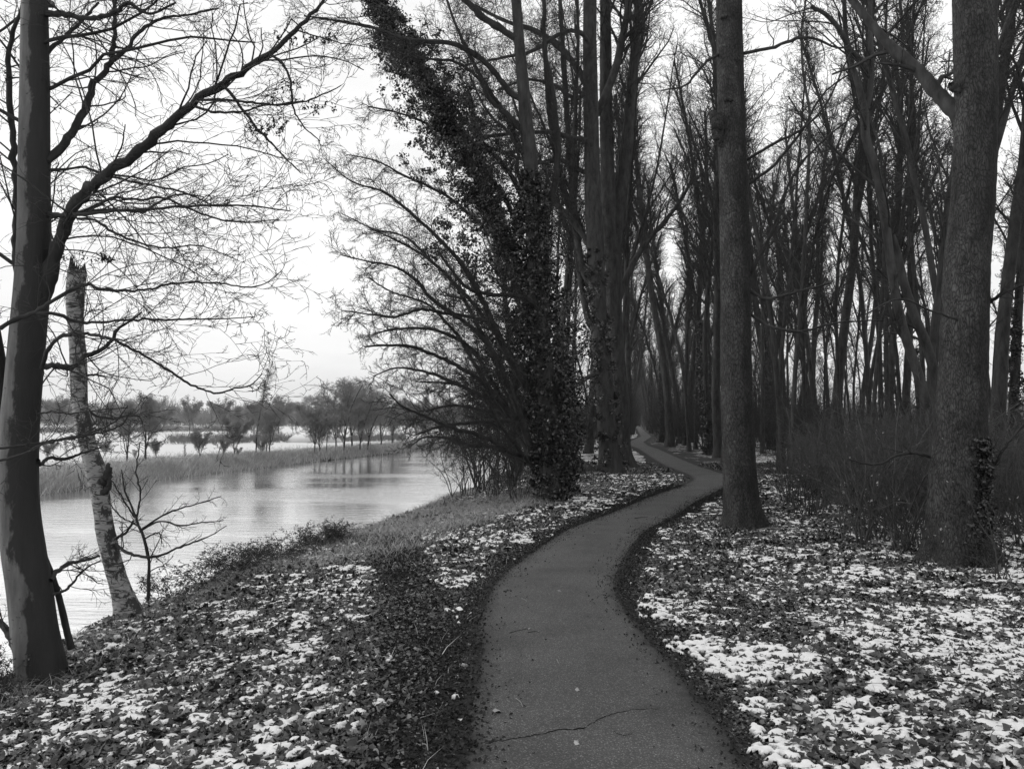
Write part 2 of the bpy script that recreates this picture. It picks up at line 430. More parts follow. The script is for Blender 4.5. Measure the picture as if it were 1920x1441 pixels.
# ------------------------------------------------------------------ ground, water, path
def snow_cover(x, y):                        # 0..1 : how much snow lies here
    pd = pdist(x, y); d = x-NB(y)
    right = .61+.08*sstep(1.0, 4, pd)-.12*sstep(6.5, 9.5, y)
    left = .58+.05*sstep(9, 12, y)-.05*sstep(7, 11, y)
    c = np.where(pd > 0, right, left)
    c = c-.75*sstep(.32, .0, np.abs(pd)-PW(y)+(fbm(x*2.2, y*2.2, 3, 19)-.5)*.55-np.where(pd > 0, .05, .12))*np.where(y < 40, 1, .6)
    tr = track(x, y); c = c-.55*sstep(.50, .12, tr)-.10*sstep(1.1, .3, tr)*sstep(9, 6, y)
    c = c-.42*turf(x, y)
    c = c-.10*sstep(12, 22, y)+.06*sstep(25, 29, y)
    far = (x < FB(y)-1.5)
    c = np.where(far, .78-.3*sstep(9, 3, FB(y)-x), c)
    c = np.where((x < NB(y)-.1) & ~far, .12, c)
    c = c+(.8-c)*sstep(15, 18, pd)
    return np.clip(c, 0, 1)
TRK = np.array([G(800, 1441), G(790, 1300), G(790, 1200), G(775, 1120), G(755, 1070), G(738, 1030), G(715, 1000)])
def track(x, y):
    tx = np.interp(y, TRK[:, 1], TRK[:, 0]); return np.abs(x-tx)+np.where(y > TRK[-1, 1]+.4, 5, 0)
def turf(x, y):
    pd = pdist(x, y); d = x-NB(y)
    a = sstep(9.6, 11.5, y)*sstep(24, 18, y)*sstep(-1.9, -2.7, pd)
    a = np.maximum(a, sstep(.9, .2, d)*sstep(4, 5, y)*sstep(60, 40, y))
    a = np.where(x < FB(y)-.3, sstep(14, 7, FB(y)-x), a)
    return a*(.75+.5*(vnoise(x*1.3, y*1.3, 44)-.5))

def axis(fine0, fine1, step, far0, far1, grow=1.08, cap=1e9):
    c = list(np.arange(fine0, fine1, step)); s = step; v = c[-1]
    while v < far1: s = min(s*grow, cap); v += s; c.append(v)
    s = step; v = fine0
    while v > far0: s = min(s*grow, cap); v -= s; c.insert(0, v)
    return np.array(c)
ay = axis(3.2, 13, .045, -70, 4200, 1.022, 400)
asx = np.concatenate([axis(-2.6, 7, .045, -60, 25, 1.05, .8)])
a_out = axis(0, 1, 1, -4200, 4200, 1.12, 500)
asx = np.concatenate([a_out[a_out < asx[0]-1], asx, a_out[a_out > asx[-1]+1]])
YY, SS = np.meshgrid(ay, asx, indexing='ij')
XX = NB(np.minimum(YY, 420))*1.0+SS
ZZ = H(XX, YY)
idx = np.arange(XX.size).reshape(XX.shape)
Qg = np.stack([idx[:-1, :-1], idx[:-1, 1:], idx[1:, 1:], idx[1:, :-1]], -1).reshape(-1, 4)
near = (XX > NB(YY)-.2) & (YY < 26) & (YY > 2) & (pdist(XX, YY) < 10)
att = {'snow': np.where(near, 0.12, snow_cover(XX, YY)), 'turf': np.clip(turf(XX, YY), 0, 1)}
o = obj('ground', mesh_np('ground', np.stack([XX, YY, ZZ], -1), Qg, None, att), M['ground']); tag(o, kind='structure')

yw = axis(-20, 60, 1, -70, 400, 1.05, 6)
uw = np.linspace(0, 1, 14)
Yw, Uw = np.meshgrid(yw, uw, indexing='ij'); Xw = (FB(Yw)-.25)*(1-Uw)+(NB(Yw)-.2)*Uw
idx = np.arange(Xw.size).reshape(Xw.shape)
Qw = np.stack([idx[:-1, :-1], idx[:-1, 1:], idx[1:, 1:], idx[1:, :-1]], -1).reshape(-1, 4)
o = obj('water', mesh_np('water', np.stack([Xw, Yw, np.full_like(Xw, WATER)], -1), Qw), M['water']); tag(o, kind='structure')

# path: ribbon with a slight camber, ragged edges
yp = axis(3, 20, .06, -12, 330, 1.03, 2)
cu = np.linspace(-1, 1, 21)
Yp, Cp = np.meshgrid(yp, cu, indexing='ij')
sl = pslope(Yp); nx = 1/np.sqrt(1+sl**2); ny = -sl*nx
wid = PW(Yp)*(1+.10*(fbm(Yp*1.7+50*np.sign(Cp), Yp*0, 3, 9)-.5))+.03
Xp = PC(Yp)+Cp*wid*nx; Y2 = Yp+Cp*wid*ny
Zp = np.maximum(H0(Xp, Y2), -.3)+.004+.022*(1-Cp**2)-.03*np.clip(np.abs(Cp)-.93, 0, 1)*10
idx = np.arange(Xp.size).reshape(Xp.shape)
Qp = np.stack([idx[:-1, :-1], idx[:-1, 1:], idx[1:, 1:], idx[1:, :-1]], -1).reshape(-1, 4)
path = obj('path', mesh_np('path', np.stack([Xp, Y2, Zp], -1), Qp, None, {'edge': np.clip((np.abs(Cp)-.62)/.38, 0, 1)}), M['asphalt']); tag(path, kind='structure')
def path_z(x, y):
    c = np.clip(pdist(x, y)/PW(y), -1, 1); return np.maximum(H0(x, y), -.3)+.004+.022*(1-c**2)
def crack_mesh(pix, wid):
    pts = np.array([G(*p) for p in pix]); c = crs(pts, 60)
    r = np.random.default_rng(3); c[:, 0] += np.cumsum(r.normal(0, .0015, 60)); c[:, 1] += r.normal(0, .005, 60)+np.cumsum(r.normal(0, .0035, 60))
    ww = wid*(.25+1.0*r.random(60))*np.sin(np.linspace(.25, 3.0, 60))
    V = []
    for (x, y, z), h in zip(c, ww): V += [(x, y-h, path_z(x, y)+.0025), (x, y+h, path_z(x, y)+.0025)]
    Q = [(2*i, 2*i+2, 2*i+3, 2*i+1) for i in range(59)]
    return mesh_np('crack', V, Q)
for pix, wd in (([(885, 1399), (950, 1394), (1000, 1391), (1060, 1380), (1095, 1376), (1110, 1366), (1140, 1352), (1180, 1342), (1250, 1337)], .0065),
                ([(1150, 1380), (1165, 1389), (1190, 1388)], .005)):
    obj('crack', crack_mesh(pix, wd), M['crack'], path)

# ------------------------------------------------------------------ snow sheet broken by the litter
def frustum(x, y, m=.12):
    return (np.abs(x) < y*(960/F_PX+m)+1.0)
gs = Geo()
def snow_tile(x0, x1, y0, y1, st):
    X, Y = np.meshgrid(np.arange(x0, x1, st), np.arange(y0, y1, st))
    X = X+R.uniform(-.3, .3, X.shape)*st; Y = Y+R.uniform(-.3, .3, X.shape)*st
    c = snow_cover(X, Y)
    n = .16*vnoise(X*1.5, Y*1.5, 61)+.17*vnoise(X*6.5, Y*6.5, 62)+.32*vnoise(X*17, Y*17, 63)+.35*vnoise(X*36, Y*36, 64)
    n = (n-.5)*2.6
    t = n+(c-.5)*1.2
    h = H(X, Y)+.012+np.where(t > 0, .026*(1-np.exp(-t*3.2)), t*.13)+(vnoise(X*30, Y*30, 65)-.5)*.008
    pd = np.abs(pdist(X, Y))
    ok = (t > -.22) & frustum(X, Y) & (pd > PW(Y)+.03) & (X > NB(Y)-.25)
    i = np.arange(X.size).reshape(X.shape)
    f = ok[:-1, :-1] & ok[1:, :-1] & ok[:-1, 1:] & ok[1:, 1:]
    Q = np.stack([i[:-1, :-1], i[:-1, 1:], i[1:, 1:], i[1:, :-1]], -1)[f]
    used = np.zeros(X.size, bool); used[Q.ravel()] = True
    mp_ = np.cumsum(used)-1
    gs.add(np.stack([X, Y, h], -1).reshape(-1, 3)[used], mp_[Q], None, np.clip(t/.42+.12, 0, 1).ravel()[used])
snow_tile(-5, 5.2, 3.3, 6.5, .013)
snow_tile(-5, 8, 6.5-.013, 9.5, .018)
snow_tile(-5, 13, 9.5-.018, 15, .027)
snow_tile(-4, 18, 15-.03, 27, .05)
o = obj('snow_patches', gs.mesh('snow_patches', attr='depth'), M['snow']); tag(o, 'thin broken snow lying between the fallen leaves', 'snow', kind='stuff')

# ------------------------------------------------------------------ fallen leaves
def curled_leaves(rng, g, C, size, tilt=.6):
    n = len(C)
    N = unit(np.stack([rng.normal(0, tilt, n), rng.normal(0, tilt, n), np.ones(n)], 1))
    a = unit(np.cross(N, rng.normal(0, 1, (n, 3)))); b = np.cross(N, a)
    s = size*rng.uniform(.55, 1.3, n); asp = rng.uniform(.45, .95, n)
    cu1 = rng.normal(-.1, .35, n); cu2 = rng.normal(-.1, .45, n); tw = rng.normal(0, .3, n)
    U = np.array([-.5, -.24, .22, .5, -.27, .27, -.27, .27]); W = np.array([0, 0, 0, 0, .50, .47, -.50, -.47])
    u = U[None]+rng.normal(0, .07, (n, 8)); ww = W[None]*(1+rng.normal(0, .3, (n, 8)))
    h = cu1[:, None]*u**2*1.3+cu2[:, None]*ww**2*2.2+tw[:, None]*u*ww*2+rng.normal(0, .07, (n, 8))
    V = C[:, None]+s[:, None, None]*(a[:, None]*u[..., None]+b[:, None]*(ww*asp[:, None])[..., None]+N[:, None]*h[..., None])
    i = (np.arange(n)*8)[:, None]
    Q = np.stack([np.concatenate([i+1, i+2, i+5, i+4], 1), np.concatenate([i+1, i+6, i+7, i+2], 1)], 1)
    T = np.stack([np.concatenate([i+0, i+1, i+4], 1), np.concatenate([i+0, i+6, i+1], 1), np.concatenate([i+3, i+5, i+2], 1), np.concatenate([i+3, i+2, i+7], 1)], 1)
    g.add(V, Q, T, np.repeat(rng.random(n), 8))
_g = np.linspace(-1, 1, 4); _gu, _gv = np.meshgrid(_g, _g); _gu = _gu.ravel(); _gv = _gv.ravel()
_du = _gu*np.sqrt(1-_gv**2/2); _dv = _gv*np.sqrt(1-_gu**2/2)
_rim = ((np.abs(_gu) > .9) | (np.abs(_gv) > .9))
_li = np.arange(16).reshape(4, 4); _lq = np.stack([_li[:-1, :-1], _li[:-1, 1:], _li[1:, 1:], _li[1:, :-1]], -1).reshape(-1, 4)
def fine_leaves(rng, g, C, size, tilt=.3):
    n = len(C); tilt = .26
    N = unit(np.stack([rng.normal(0, tilt, n), rng.normal(0, tilt, n), np.ones(n)], 1))
    a = unit(np.cross(N, rng.normal(0, 1, (n, 3)))); b = np.cross(N, a)
    s = size*.5*rng.uniform(.5, 1.3, n); asp = rng.uniform(.5, .95, n)
    rr_ = 1+_rim[None]*rng.normal(-.05, .2, (n, 16))
    u = _du[None]*rr_; w_ = _dv[None]*rr_
    c1 = rng.normal(0, .28, n)[:, None]; c2 = rng.normal(-.05, .42, n)[:, None]; tw = rng.normal(0, .25, n)[:, None]; ph = rng.uniform(0, 6, n)[:, None]
    h = c1*u**2+c2*w_**2+tw*u*w_+.13*np.sin(u*4+ph)*np.abs(w_)+rng.normal(0, .09, (n, 16))
    V = C[:, None]+s[:, None, None]*(a[:, None]*u[..., None]+b[:, None]*(w_*asp[:, None])[..., None]+N[:, None]*h[..., None])
    g.add(V, _lq[None]+(np.arange(n)*16)[:, None, None], None, np.repeat(rng.random(n), 16))
def scatter(rng, n, y0, y1, xl, xr):
    y = np.sqrt(rng.uniform(y0**2, y1**2, n)); x = rng.uniform(-1, 1, n)*(y*(960/F_PX+.1)+.8)
    k = (x > xl(y)) & (x < xr(y)); return x[k], y[k]
gl = Geo()
def leaf_zone(n, y0, y1, size, prob):
    x, y = scatter(R, n, y0, y1, lambda y: NB(y)-.4, lambda y: PC(y)+16)
    pd = np.abs(pdist(x, y)); k = (pd > PW(y)+R.normal(.03, .05, len(x))) & (R.random(len(x)) < prob*(1-.92*np.clip(turf(x, y), 0, 1)))
    k &= ~((track(x, y) < .3) & (R.random(len(x)) < .45))
    clump = vnoise(x*2.3, y*2.3, 71); k &= R.random(len(x)) < .45+.9*clump
    x = x[k]; y = y[k]; pdl = np.abs(pdist(x, y))-PW(y)
    z = H(x, y)+R.uniform(0, .034, len(x))*sstep(0, .5, pdl)*(.5+vnoise(x*3, y*3, 72))
    (fine_leaves if y1 < 12 else curled_leaves)(R, gl, np.stack([x, y, z], 1), size*(.45+.55*sstep(.0, .45, pdl))*(1-.35*sstep(.6, .1, track(x, y))), .30)
leaf_zone(105000, 3.4, 8.5, .057, 1.)
leaf_zone(130000, 8.5, 15, .056, 1.)
leaf_zone(110000, 15, 34, .085, 1.)
o = obj('leaf_litter', gl.mesh('leaf_litter', True, attr='shade'), M['leaf']); tag(o, 'dark curled fallen leaves covering the woodland floor and bank', 'fallen leaves', kind='stuff')
# crumbs of leaf and grit that blur the edges of the path
gc = Geo()
yy = np.sqrt(R.uniform(3.4**2, 22**2, 60000)); sd_ = R.choice([-1, 1], len(yy)); off = PW(yy)+np.where(sd_ < 0, R.normal(.14, .20, len(yy)), R.normal(.06, .16, len(yy)))
sl = pslope(yy); q = 1/np.sqrt(1+sl**2)
xx = PC(yy)+sd_*off*q; y3 = yy-sd_*off*sl*q
keep = R.random(len(xx)) < np.where(off < PW(yy)-.05, .25, 1); xx = xx[keep]; y3 = y3[keep]
zc = np.where(np.abs(pdist(xx, y3)) < PW(y3), path_z(xx, y3), H(xx, y3))+R.uniform(.002, .014, len(xx))
leaf_cards(R, gc, np.stack([xx, y3, zc], 1), .022, up=1.6, fold=.15)
t2 = R.uniform(0, 1, 16000); ti = TRK[0, 1]+t2*(TRK[-1, 1]-TRK[0, 1]); tx = np.interp(ti, TRK[:, 1], TRK[:, 0])+R.normal(0, .22, 16000)
leaf_cards(R, gc, np.stack([tx, ti, H(tx, ti)+R.uniform(.002, .02, 16000)], 1), .028, up=1.5, fold=.15)
o = obj('leaf_crumbs', gc.mesh('leaf_crumbs', False, attr='shade'), M['crumb']); tag(o, 'dark crumbs of leaf and grit along the path edges', 'leaf crumbs', kind='stuff')

gt = Geo(); x, y = scatter(R, 2600, 3.6, 20, lambda y: NB(y), lambda y: PC(y)+12); k = np.abs(pdist(x, y)) > .75; x = x[k]; y = y[k]; n = len(x); az = R.uniform(0, 6.28, n); Lt = R.uniform(.06, .3, n)
P = np.stack([np.stack([x+np.cos(az)*Lt*f+R.normal(0, .008, n), y+np.sin(az)*Lt*f+R.normal(0, .008, n)], 1) for f in (0, .33, .66, 1)], 1)
P = np.concatenate([P, (H(P[..., 0], P[..., 1])+.038+R.uniform(-.01, .02, (n, 1)))[..., None]], 2); gt.tubes(P, np.linspace(1, .5, 4)[None]*R.uniform(.0015, .0035, n)[:, None], 4)
o = obj('twig_litter', gt.mesh('twig_litter'), M['grass_dark'] ); tag(o, 'small dropped twigs scattered over the leaves and snow', 'twigs', kind='stuff')
# ------------------------------------------------------------------ grass
def blades(rng, g, x, y, h, wdt, lean=.5, z=None):
    n = len(x); z = H(x, y) if z is None else z
    B = np.stack([x, y, z-.01], 1); az = rng.uniform(0, 6.283, n)
    s = np.stack([np.cos(az), np.sin(az), 0*az], 1); ln = np.stack([rng.normal(0, lean, n), rng.normal(0, lean, n), np.ones(n)], 1)
    h = h*rng.uniform(.5, 1.3, n); hh = h[:, None]; w_ = (wdt*rng.uniform(.6, 1.3, n))[:, None]
    m_ = B+ln*hh*.55; tip = B+ln*hh*np.array([1.7, 1.7, 1])
    V = np.stack([B-s*w_, B+s*w_, m_+s*w_*.7, m_-s*w_*.7, tip], 1)
    i = (np.arange(n)*5)[:, None]
    g.add(V, np.concatenate([i, i+1, i+2, i+3], 1), np.concatenate([i+3, i+2, i+4], 1), np.repeat(rng.random(n), 5))
gg = Geo()
x, y = scatter(R, 260000, 4.5, 24, lambda y: NB(y)-.9, lambda y: PC(y)-.75)
tv = turf(x, y); k = R.random(len(x)) < np.clip(tv*1.1*(.35+1.2*vnoise(x*2.2, y*2.2, 81))+.035, 0, 1); x = x[k]; y = y[k]
blades(R, gg, x, y, .09+.04*sstep(10, 14, y), .0028+.0012*sstep(9, 16, y), .6)
x, y = scatter(R, 4200, 4, 14, lambda y: NB(y), lambda y: PC(y)+9); k = (np.abs(pdist(x, y)) > .85) & (vnoise(x*1.1, y*1.1, 83) > .55); blades(R, gg, x[k], y[k], .10, .0022, .7)
o = obj('grass', gg.mesh('grass', False, attr='shade'), M['grass']); tag(o, 'pale winter grass on the verge between path and canal', 'grass', kind='stuff')
gr = Geo()   # reeds and tall dry grass on the far bank
y = np.concatenate([R.uniform(14, 60, 52000), R.uniform(60, 130, 26000)]); d = np.abs(R.normal(0, 1.0, len(y)))*.9+R.uniform(-.35, .3, len(y)); dens = vnoise(y*.35, y*0, 91)
k = R.random(len(y)) < .35+.8*dens; y = y[k]; d = d[k]
x = FB(y)-.1-d*.95; hgt = (.26+.38*vnoise(y*.9, d*.4, 92)+.25*(vnoise(y*4, d, 93)-.5))*(1-.35*np.clip(d/2, 0, 1))
blades(R, gr, x, y, hgt, .009+.006*sstep(30, 70, y), .30)
o = obj('reeds', gr.mesh('reeds', False, attr='shade'), M['reed']); tag(o, 'pale dry reeds fringing the far bank of the canal', 'reeds', kind='stuff')
gd = Geo(); x = FB(y)-1.5-np.abs(R.normal(0, 3, len(y))); k = R.random(len(y)) < .5
blades(R, gd, x[k], y[k], .16, .010, .7)
o = obj('rough_grass', gd.mesh('rough_grass', False, attr='shade'), M['grass']); tag(o, 'short rough grass showing through snow behind the reeds', 'grass', kind='stuff')

# ================================================================== TREES
def limb(g, pts, m=None, sides=6, jit=1.):
    """pts: (px, py, depth, radius in photo px) -> world tube; returns P[1,k,3], R[1,k]"""
    a = np.array([np.r_[P3(p[0], p[1], p[2]), p[3]*p[2]/F_PX] for p in pts])
    m = m or max(6, len(pts)*4)
    c = crs(a, m); c[:, 3] = np.maximum(c[:, 3], .002)
    if jit:
        rj = np.random.default_rng(int(abs(pts[0][0]*7+pts[0][1]*3+pts[-1][0]))); kk = rj.normal(0, 1, (m, 3)); kk = kk*.6+np.cumsum(kk, 0)*.25; e = np.sin(np.linspace(0, np.pi, m))**.5
        kk -= np.linspace(0, 1, m)[:, None]*kk[-1]; c[:, :3] += kk*(np.minimum(c[:, 3:4], .03)*.26+.0035)*e[:, None]*jit
    P = c[None, :, :3]; Rr = c[None, :, 3]*(np.random.default_rng(m).uniform(.9, 1.14, m)[None])
    if g is not None: g.tubes(P, Rr, sides)
    return P, Rr
def trunk_mesh(name, pts, sides=40, m=90, flare=(.55, .9, 6), rough=.035, origin=None, seed=0, side_dir=None, world=False, lump=.06):
    """a detailed trunk with root flare, lumps and bark ridges as real relief"""
    a = np.array([np.r_[(p[:3] if world else P3(p[0], p[1], p[2])), (p[3] if world else p[3]*p[2]/F_PX)] for p in pts])
    c = crs(a, m); P = c[:, :3]; r = c[:, 3]
    base = P[0]; hgt = np.linalg.norm(P-base, axis=1)
    ang = np.arange(sides)*2*np.pi/sides
    A, Hh = np.meshgrid(ang, hgt)
    fl, fh, nl = flare
    rng = np.random.default_rng(seed); ph = rng.uniform(0, 6.28)
    lobes = .5+.5*np.cos(nl*A+ph+.8*np.sin(A*2))
    rr = 1+fl*np.exp(-Hh/fh*2.2)*(.35+.9*lobes)
    ca, sa = np.cos(A), np.sin(A)
    n = fbm(ca*2+5, Hh*1.2+sa*2, 3, seed+11)-.5
    n2 = vnoise(A*sides/9., Hh*9, seed+5)-.5
    n3 = vnoise(A*sides/6.3, Hh*22, seed+6)-.5
    disp = rr*(1+lump*2*n+rough*n2+rough*n3)
    t = np.gradient(P, axis=0); t = unit(t)
    aa = unit(np.cross(t, np.array([[0, 1., 0]]))*1.0); bb = np.cross(aa, t)
    V = P[:, None]+(r[:, None]*disp)[..., None]*(aa[:, None]*ca[..., None]+bb[:, None]*sa[..., None])
    i = np.arange(m*sides).reshape(m, sides); j = np.roll(i, -1, 1)
    Q = np.stack([i[:-1], j[:-1], j[1:], i[1:]], -1).reshape(-1, 4)
    # how far round towards the right flank (used for stains and painted shade)
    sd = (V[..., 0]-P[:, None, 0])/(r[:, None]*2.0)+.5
    V = V.reshape(-1, 3)
    if origin is not None: V = V-origin
    return mesh_np(name, V, Q, None, {'side': np.clip(sd, 0, 1).ravel()}), P, r
def depth_of(px, py): return G(px, py)[1]
def ivy_on(rng, g, P, Rd, n, thick, size=.055, lo=0, hi=1, grow=None, up=.3, per=26, spread=.055):
    """leaves in clumps hugging a stem"""
    P = P.reshape(-1, 3); Rd = Rd.ravel(); k = len(P); nc = max(2, n//per)
    t = rng.uniform(lo, hi, nc)*(k-1); i = np.minimum(t.astype(int), k-2); f = (t-i)[:, None]
    c = P[i]*(1-f)+P[i+1]*f; T = unit(P[i+1]-P[i]); r = Rd[i]
    perp = rng.normal(0, 1, (nc, 3)); perp = unit(perp-(perp*T).sum(1, keepdims=True)*T)
    th = thick if grow is None else np.interp(t/(k-1), grow[0], grow[1])
    lumps = .15+1.7*vnoise(c[:, 2]*1.7+perp[:, 0]*1.5, perp[:, 1]*2+perp[:, 0]*2, 33)
    C = c+perp*(r+th*np.sqrt(rng.random(nc))*lumps)[:, None]
    sp_ = np.minimum(spread, .02+th*.45)*np.ones(nc)
    C = np.repeat(C, per, 0)+rng.normal(0, 1, (nc*per, 3))*np.repeat(sp_, per)[:, None]*np.array([1, 1, .9])
    leaf_cards(rng, g, C, size, up=up, fold=.12, aspect=.95)

def tree_thing(name, label, cat, base, group=None):
    return thing(name, label, cat, base, group)
def put(name, g, mat_, root, smooth=True, attr=None):
    return obj(name, g.mesh(name, smooth, origin=np.array(root.location), attr=attr), mat_, root)

def spray(rng, g, P, Rd, per_m, L1, sub=(6, 4), rmin=.002, **kw):
    Lw = np.linalg.norm(np.diff(P[0], axis=0), axis=1).sum(); m = max(4, int(Lw*per_m))
    return foliate(rng, g, P, np.minimum(Rd, .026), 1., [(m, L1, 11), (sub[0], .45, 7), (sub[1], .45, 4)], rmin=rmin, rf=.36, **kw)
# ---------------------------------------------------------------- big smooth-barked tree on the left bank
D = 6.75
T1 = thing('bankside_tree', 'big smooth grey trunk with dark stained right flank on canal bank at far left', 'tree', P3(74, 1255, D))
org = np.array(T1.location)
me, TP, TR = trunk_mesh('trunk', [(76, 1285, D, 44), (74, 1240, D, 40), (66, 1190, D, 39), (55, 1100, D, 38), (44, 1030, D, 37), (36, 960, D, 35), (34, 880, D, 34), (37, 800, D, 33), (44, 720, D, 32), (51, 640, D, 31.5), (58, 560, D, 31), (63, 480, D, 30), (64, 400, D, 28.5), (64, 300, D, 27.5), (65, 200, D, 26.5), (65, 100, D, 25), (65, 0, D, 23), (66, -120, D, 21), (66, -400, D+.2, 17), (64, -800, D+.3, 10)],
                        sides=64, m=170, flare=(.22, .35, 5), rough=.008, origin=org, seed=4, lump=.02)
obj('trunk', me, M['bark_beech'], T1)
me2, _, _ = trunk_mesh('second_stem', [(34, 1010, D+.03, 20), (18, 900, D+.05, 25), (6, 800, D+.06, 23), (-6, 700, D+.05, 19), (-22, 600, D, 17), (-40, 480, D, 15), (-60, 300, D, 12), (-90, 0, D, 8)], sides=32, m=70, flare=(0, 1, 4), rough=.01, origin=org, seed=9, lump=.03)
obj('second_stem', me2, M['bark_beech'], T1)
gb = Geo(); tw = Geo()
limbs = [
 [(66, 585, D, 14), (86, 535, D, 15), (103, 475, D-.05, 13), (122, 415, D-.15, 11.5), (165, 350, D-.3, 10.5), (200, 322, D-.4, 10), (258, 280, D-.5, 9.5), (325, 222, D-.6, 8.5), (362, 190, D-.65, 7.5), (412, 155, D-.7, 6.5), (480, 113, D-.75, 5.5), (520, 88, D-.8, 5), (560, 50, D-.8, 4), (600, 10, D-.8, 3.2), (640, -60, D-.8, 2)],
 [(86, 303, D, 8), (112, 278, D+.1, 7.5), (132, 250, D+.2, 7), (160, 200, D+.3, 6.5), (172, 160, D+.35, 6), (200, 125, D+.4, 5.5), (208, 80, D+.4, 4.5), (212, 0, D+.45, 3.5), (215, -80, D+.5, 2.5)],
 [(200, 125, D+.4, 4.5), (232, 98, D+.4, 4), (268, 55, D+.4, 3.2), (300, 38, D+.4, 2.6), (350, 30, D+.4, 2), (410, 16, D+.4, 1.5)],
 [(85, 27, D, 6), (125, 27, D-.1, 5.5), (155, 33, D-.15, 5), (190, 30, D-.2, 4.6), (215, 20, D-.25, 4.2), (238, 7, D-.3, 3.8), (275, 25, D-.3, 2.8), (330, 5, D-.3, 2)],
 [(85, 100, D, 4.5), (115, 75, D+.2, 4), (150, 45, D+.3, 3), (185, 5, D+.4, 2.2)],
 [(40, 560, D, 9), (30, 470, D+.15, 8), (33, 400, D+.3, 7), (30, 260, D+.4, 6), (20, 170, D+.4, 5.5), (18, 90, D+.4, 4.5), (36, 30, D+.4, 3.5), (60, -60, D+.5, 2.5)],
 [(90, 400, D, 3.6), (130, 402, D-.3, 3.4), (200, 397, D-.5, 3), (300, 390, D-.7, 2.6), (380, 386, D-.8, 2.2), (480, 387, D-.9, 1.6), (545, 396, D-1, 1.1)],
 [(140, 404, D-.1, 3), (180, 385, D-.2, 2.8), (215, 371, D-.3, 2.7), (250, 375, D-.35, 2.5), (312, 373, D-.4, 2.2), (355, 392, D-.4, 1.9), (440, 416, D-.5, 1.6), (520, 412, D-.5, 1)],
 [(90, 318, D, 2.8), (125, 318, D+.1, 2.6), (150, 313, D+.1, 2.4), (200, 330, D+.1, 2.2), (280, 345, D+.1, 1.9), (340, 358, D+.1, 1.6), (400, 385, D+.1, 1.1)],
 [(145, 410, D-.2, 2.6), (180, 415, D-.3, 2.4), (220, 440, D-.4, 2.2), (270, 458, D-.4, 1.9), (310, 465, D-.5, 1.6), (370, 460, D-.5, 1.2), (440, 485, D-.5, .9)],
 [(0, 616, D-1.2, 4.6), (30, 598, D-1.15, 4.4), (60, 588, D-1.1, 4.2), (110, 557, D-1.05, 3.6), (165, 530, D-1, 3.2), (190, 540, D-1, 2.8), (220, 544, D-1, 2.4), (290, 540, D-1, 2.1), (335, 530, D-1, 1.9), (400, 529, D-1, 1.6), (495, 532, D-1, 1.2), (528, 508, D-1, .8)],
 [(60, 588, D-1.1, 3.6), (110, 589, D-1.05, 3.2), (140, 601, D-1, 2.9), (190, 603, D-1, 2.5), (260, 599, D-1, 2.1), (330, 599, D-1, 1.8), (400, 598, D-1, 1.4), (478, 594, D-1, .8)],
 [(78, 690, D-.1, 4), (88, 660, D-.2, 3.7), (105, 638, D-.3, 3.4), (135, 627, D-.4, 3.1), (180, 627, D-.5, 2.8), (215, 636, D-.6, 2.6), (250, 655, D-.6, 2.4), (285, 677, D-.6, 2.2), (320, 700, D-.6, 2.1), (352, 720, D-.6, 2), (385, 734, D-.6, 1.9), (410, 738, D-.6, 1.7), (440, 729, D-.6, 1.5), (470, 723, D-.6, 1.2), (492, 700, D-.6, .8)],
 [(78, 688, D, 5.2), (100, 686, D+.3, 5), (120, 689, D+.6, 4.8), (140, 684, D+1, 4.6), (165, 664, D+1.2, 4.4), (192, 656, D+1.2, 4), (210, 640, D+1.2, 3.4), (222, 617, D+1.2, 2.8), (245, 603, D+1.2, 2), (265, 585, D+1.2, 1.4)],
 [(0, 863, D-.8, 2.6), (40, 852, D-.8, 2.4), (80, 832, D-.8, 2.2), (130, 822, D-.8, 2), (180, 815, D-.8, 1.8), (230, 795, D-.8, 1.5), (245, 772, D-.8, 1)],
 [(0, 840, D-.7, 2.3), (60, 832, D-.7, 2.2), (110, 824, D-.7, 2), (170, 810, D-.7, 1.7), (215, 790, D-.7, 1.3), (240, 760, D-.7, .8)],
 [(70, 862, D, 4), (76, 870, D+.1, 3.6), (92, 858, D+.2, 3.3), (120, 860, D+.3, 3), (150, 850, D+.3, 2.2), (190, 838, D+.3, 1.4)],
 [(95, 1088, D, 4.5), (108, 1072, D+.2, 4), (130, 1060, D+.4, 3.4), (160, 1052, D+.6, 2.8), (186, 1042, D+.8, 2)],
 [(96, 1116, D, 2.6), (130, 1098, D+.3, 2.3), (145, 1080, D+.4, 1.9), (170, 1060, D+.4, 1.5), (190, 1050, D+.4, 1)],
 [(30, 1220, D+.1, 7), (18, 1190, D+.3, 6.5), (5, 1170, D+.4, 6), (-30, 1145, D+.5, 5)],
 [(412, 155, D-.7, 3.4), (430, 172, D-.7, 3), (460, 212, D-.7, 2.6), (490, 250, D-.7, 2.2), (520, 280, D-.7, 1.7), (565, 325, D-.7, 1)],
 [(505, 100, D-.78, 3), (530, 118, D-.8, 2.6), (543, 140, D-.8, 2.3), (548, 180, D-.8, 1.9), (560, 225, D-.8, 1.4), (600, 265, D-.8, 1)],
 [(365, 188, D-.65, 3), (400, 186, D-.7, 2.7), (450, 190, D-.75, 2.4), (520, 196, D-.8, 1.9), (600, 180, D-.8, 1.4), (640, 160, D-.8, 1)],
 [(362, 198, D-.65, 3), (395, 210, D-.7, 2.6), (440, 212, D-.75, 2.2), (490, 200, D-.8, 1.7), (560, 190, D-.8, 1.1)],
 [(66, 776, D, 2), (100, 773, D-.2, 1.7), (140, 775, D-.3, 1.4), (190, 768, D-.4, 1), (240, 764, D-.4, .7)],
]
LP = []
for L in limbs:
    LP.append(limb(gb, L, m=max(20, len(L)*5), sides=8))
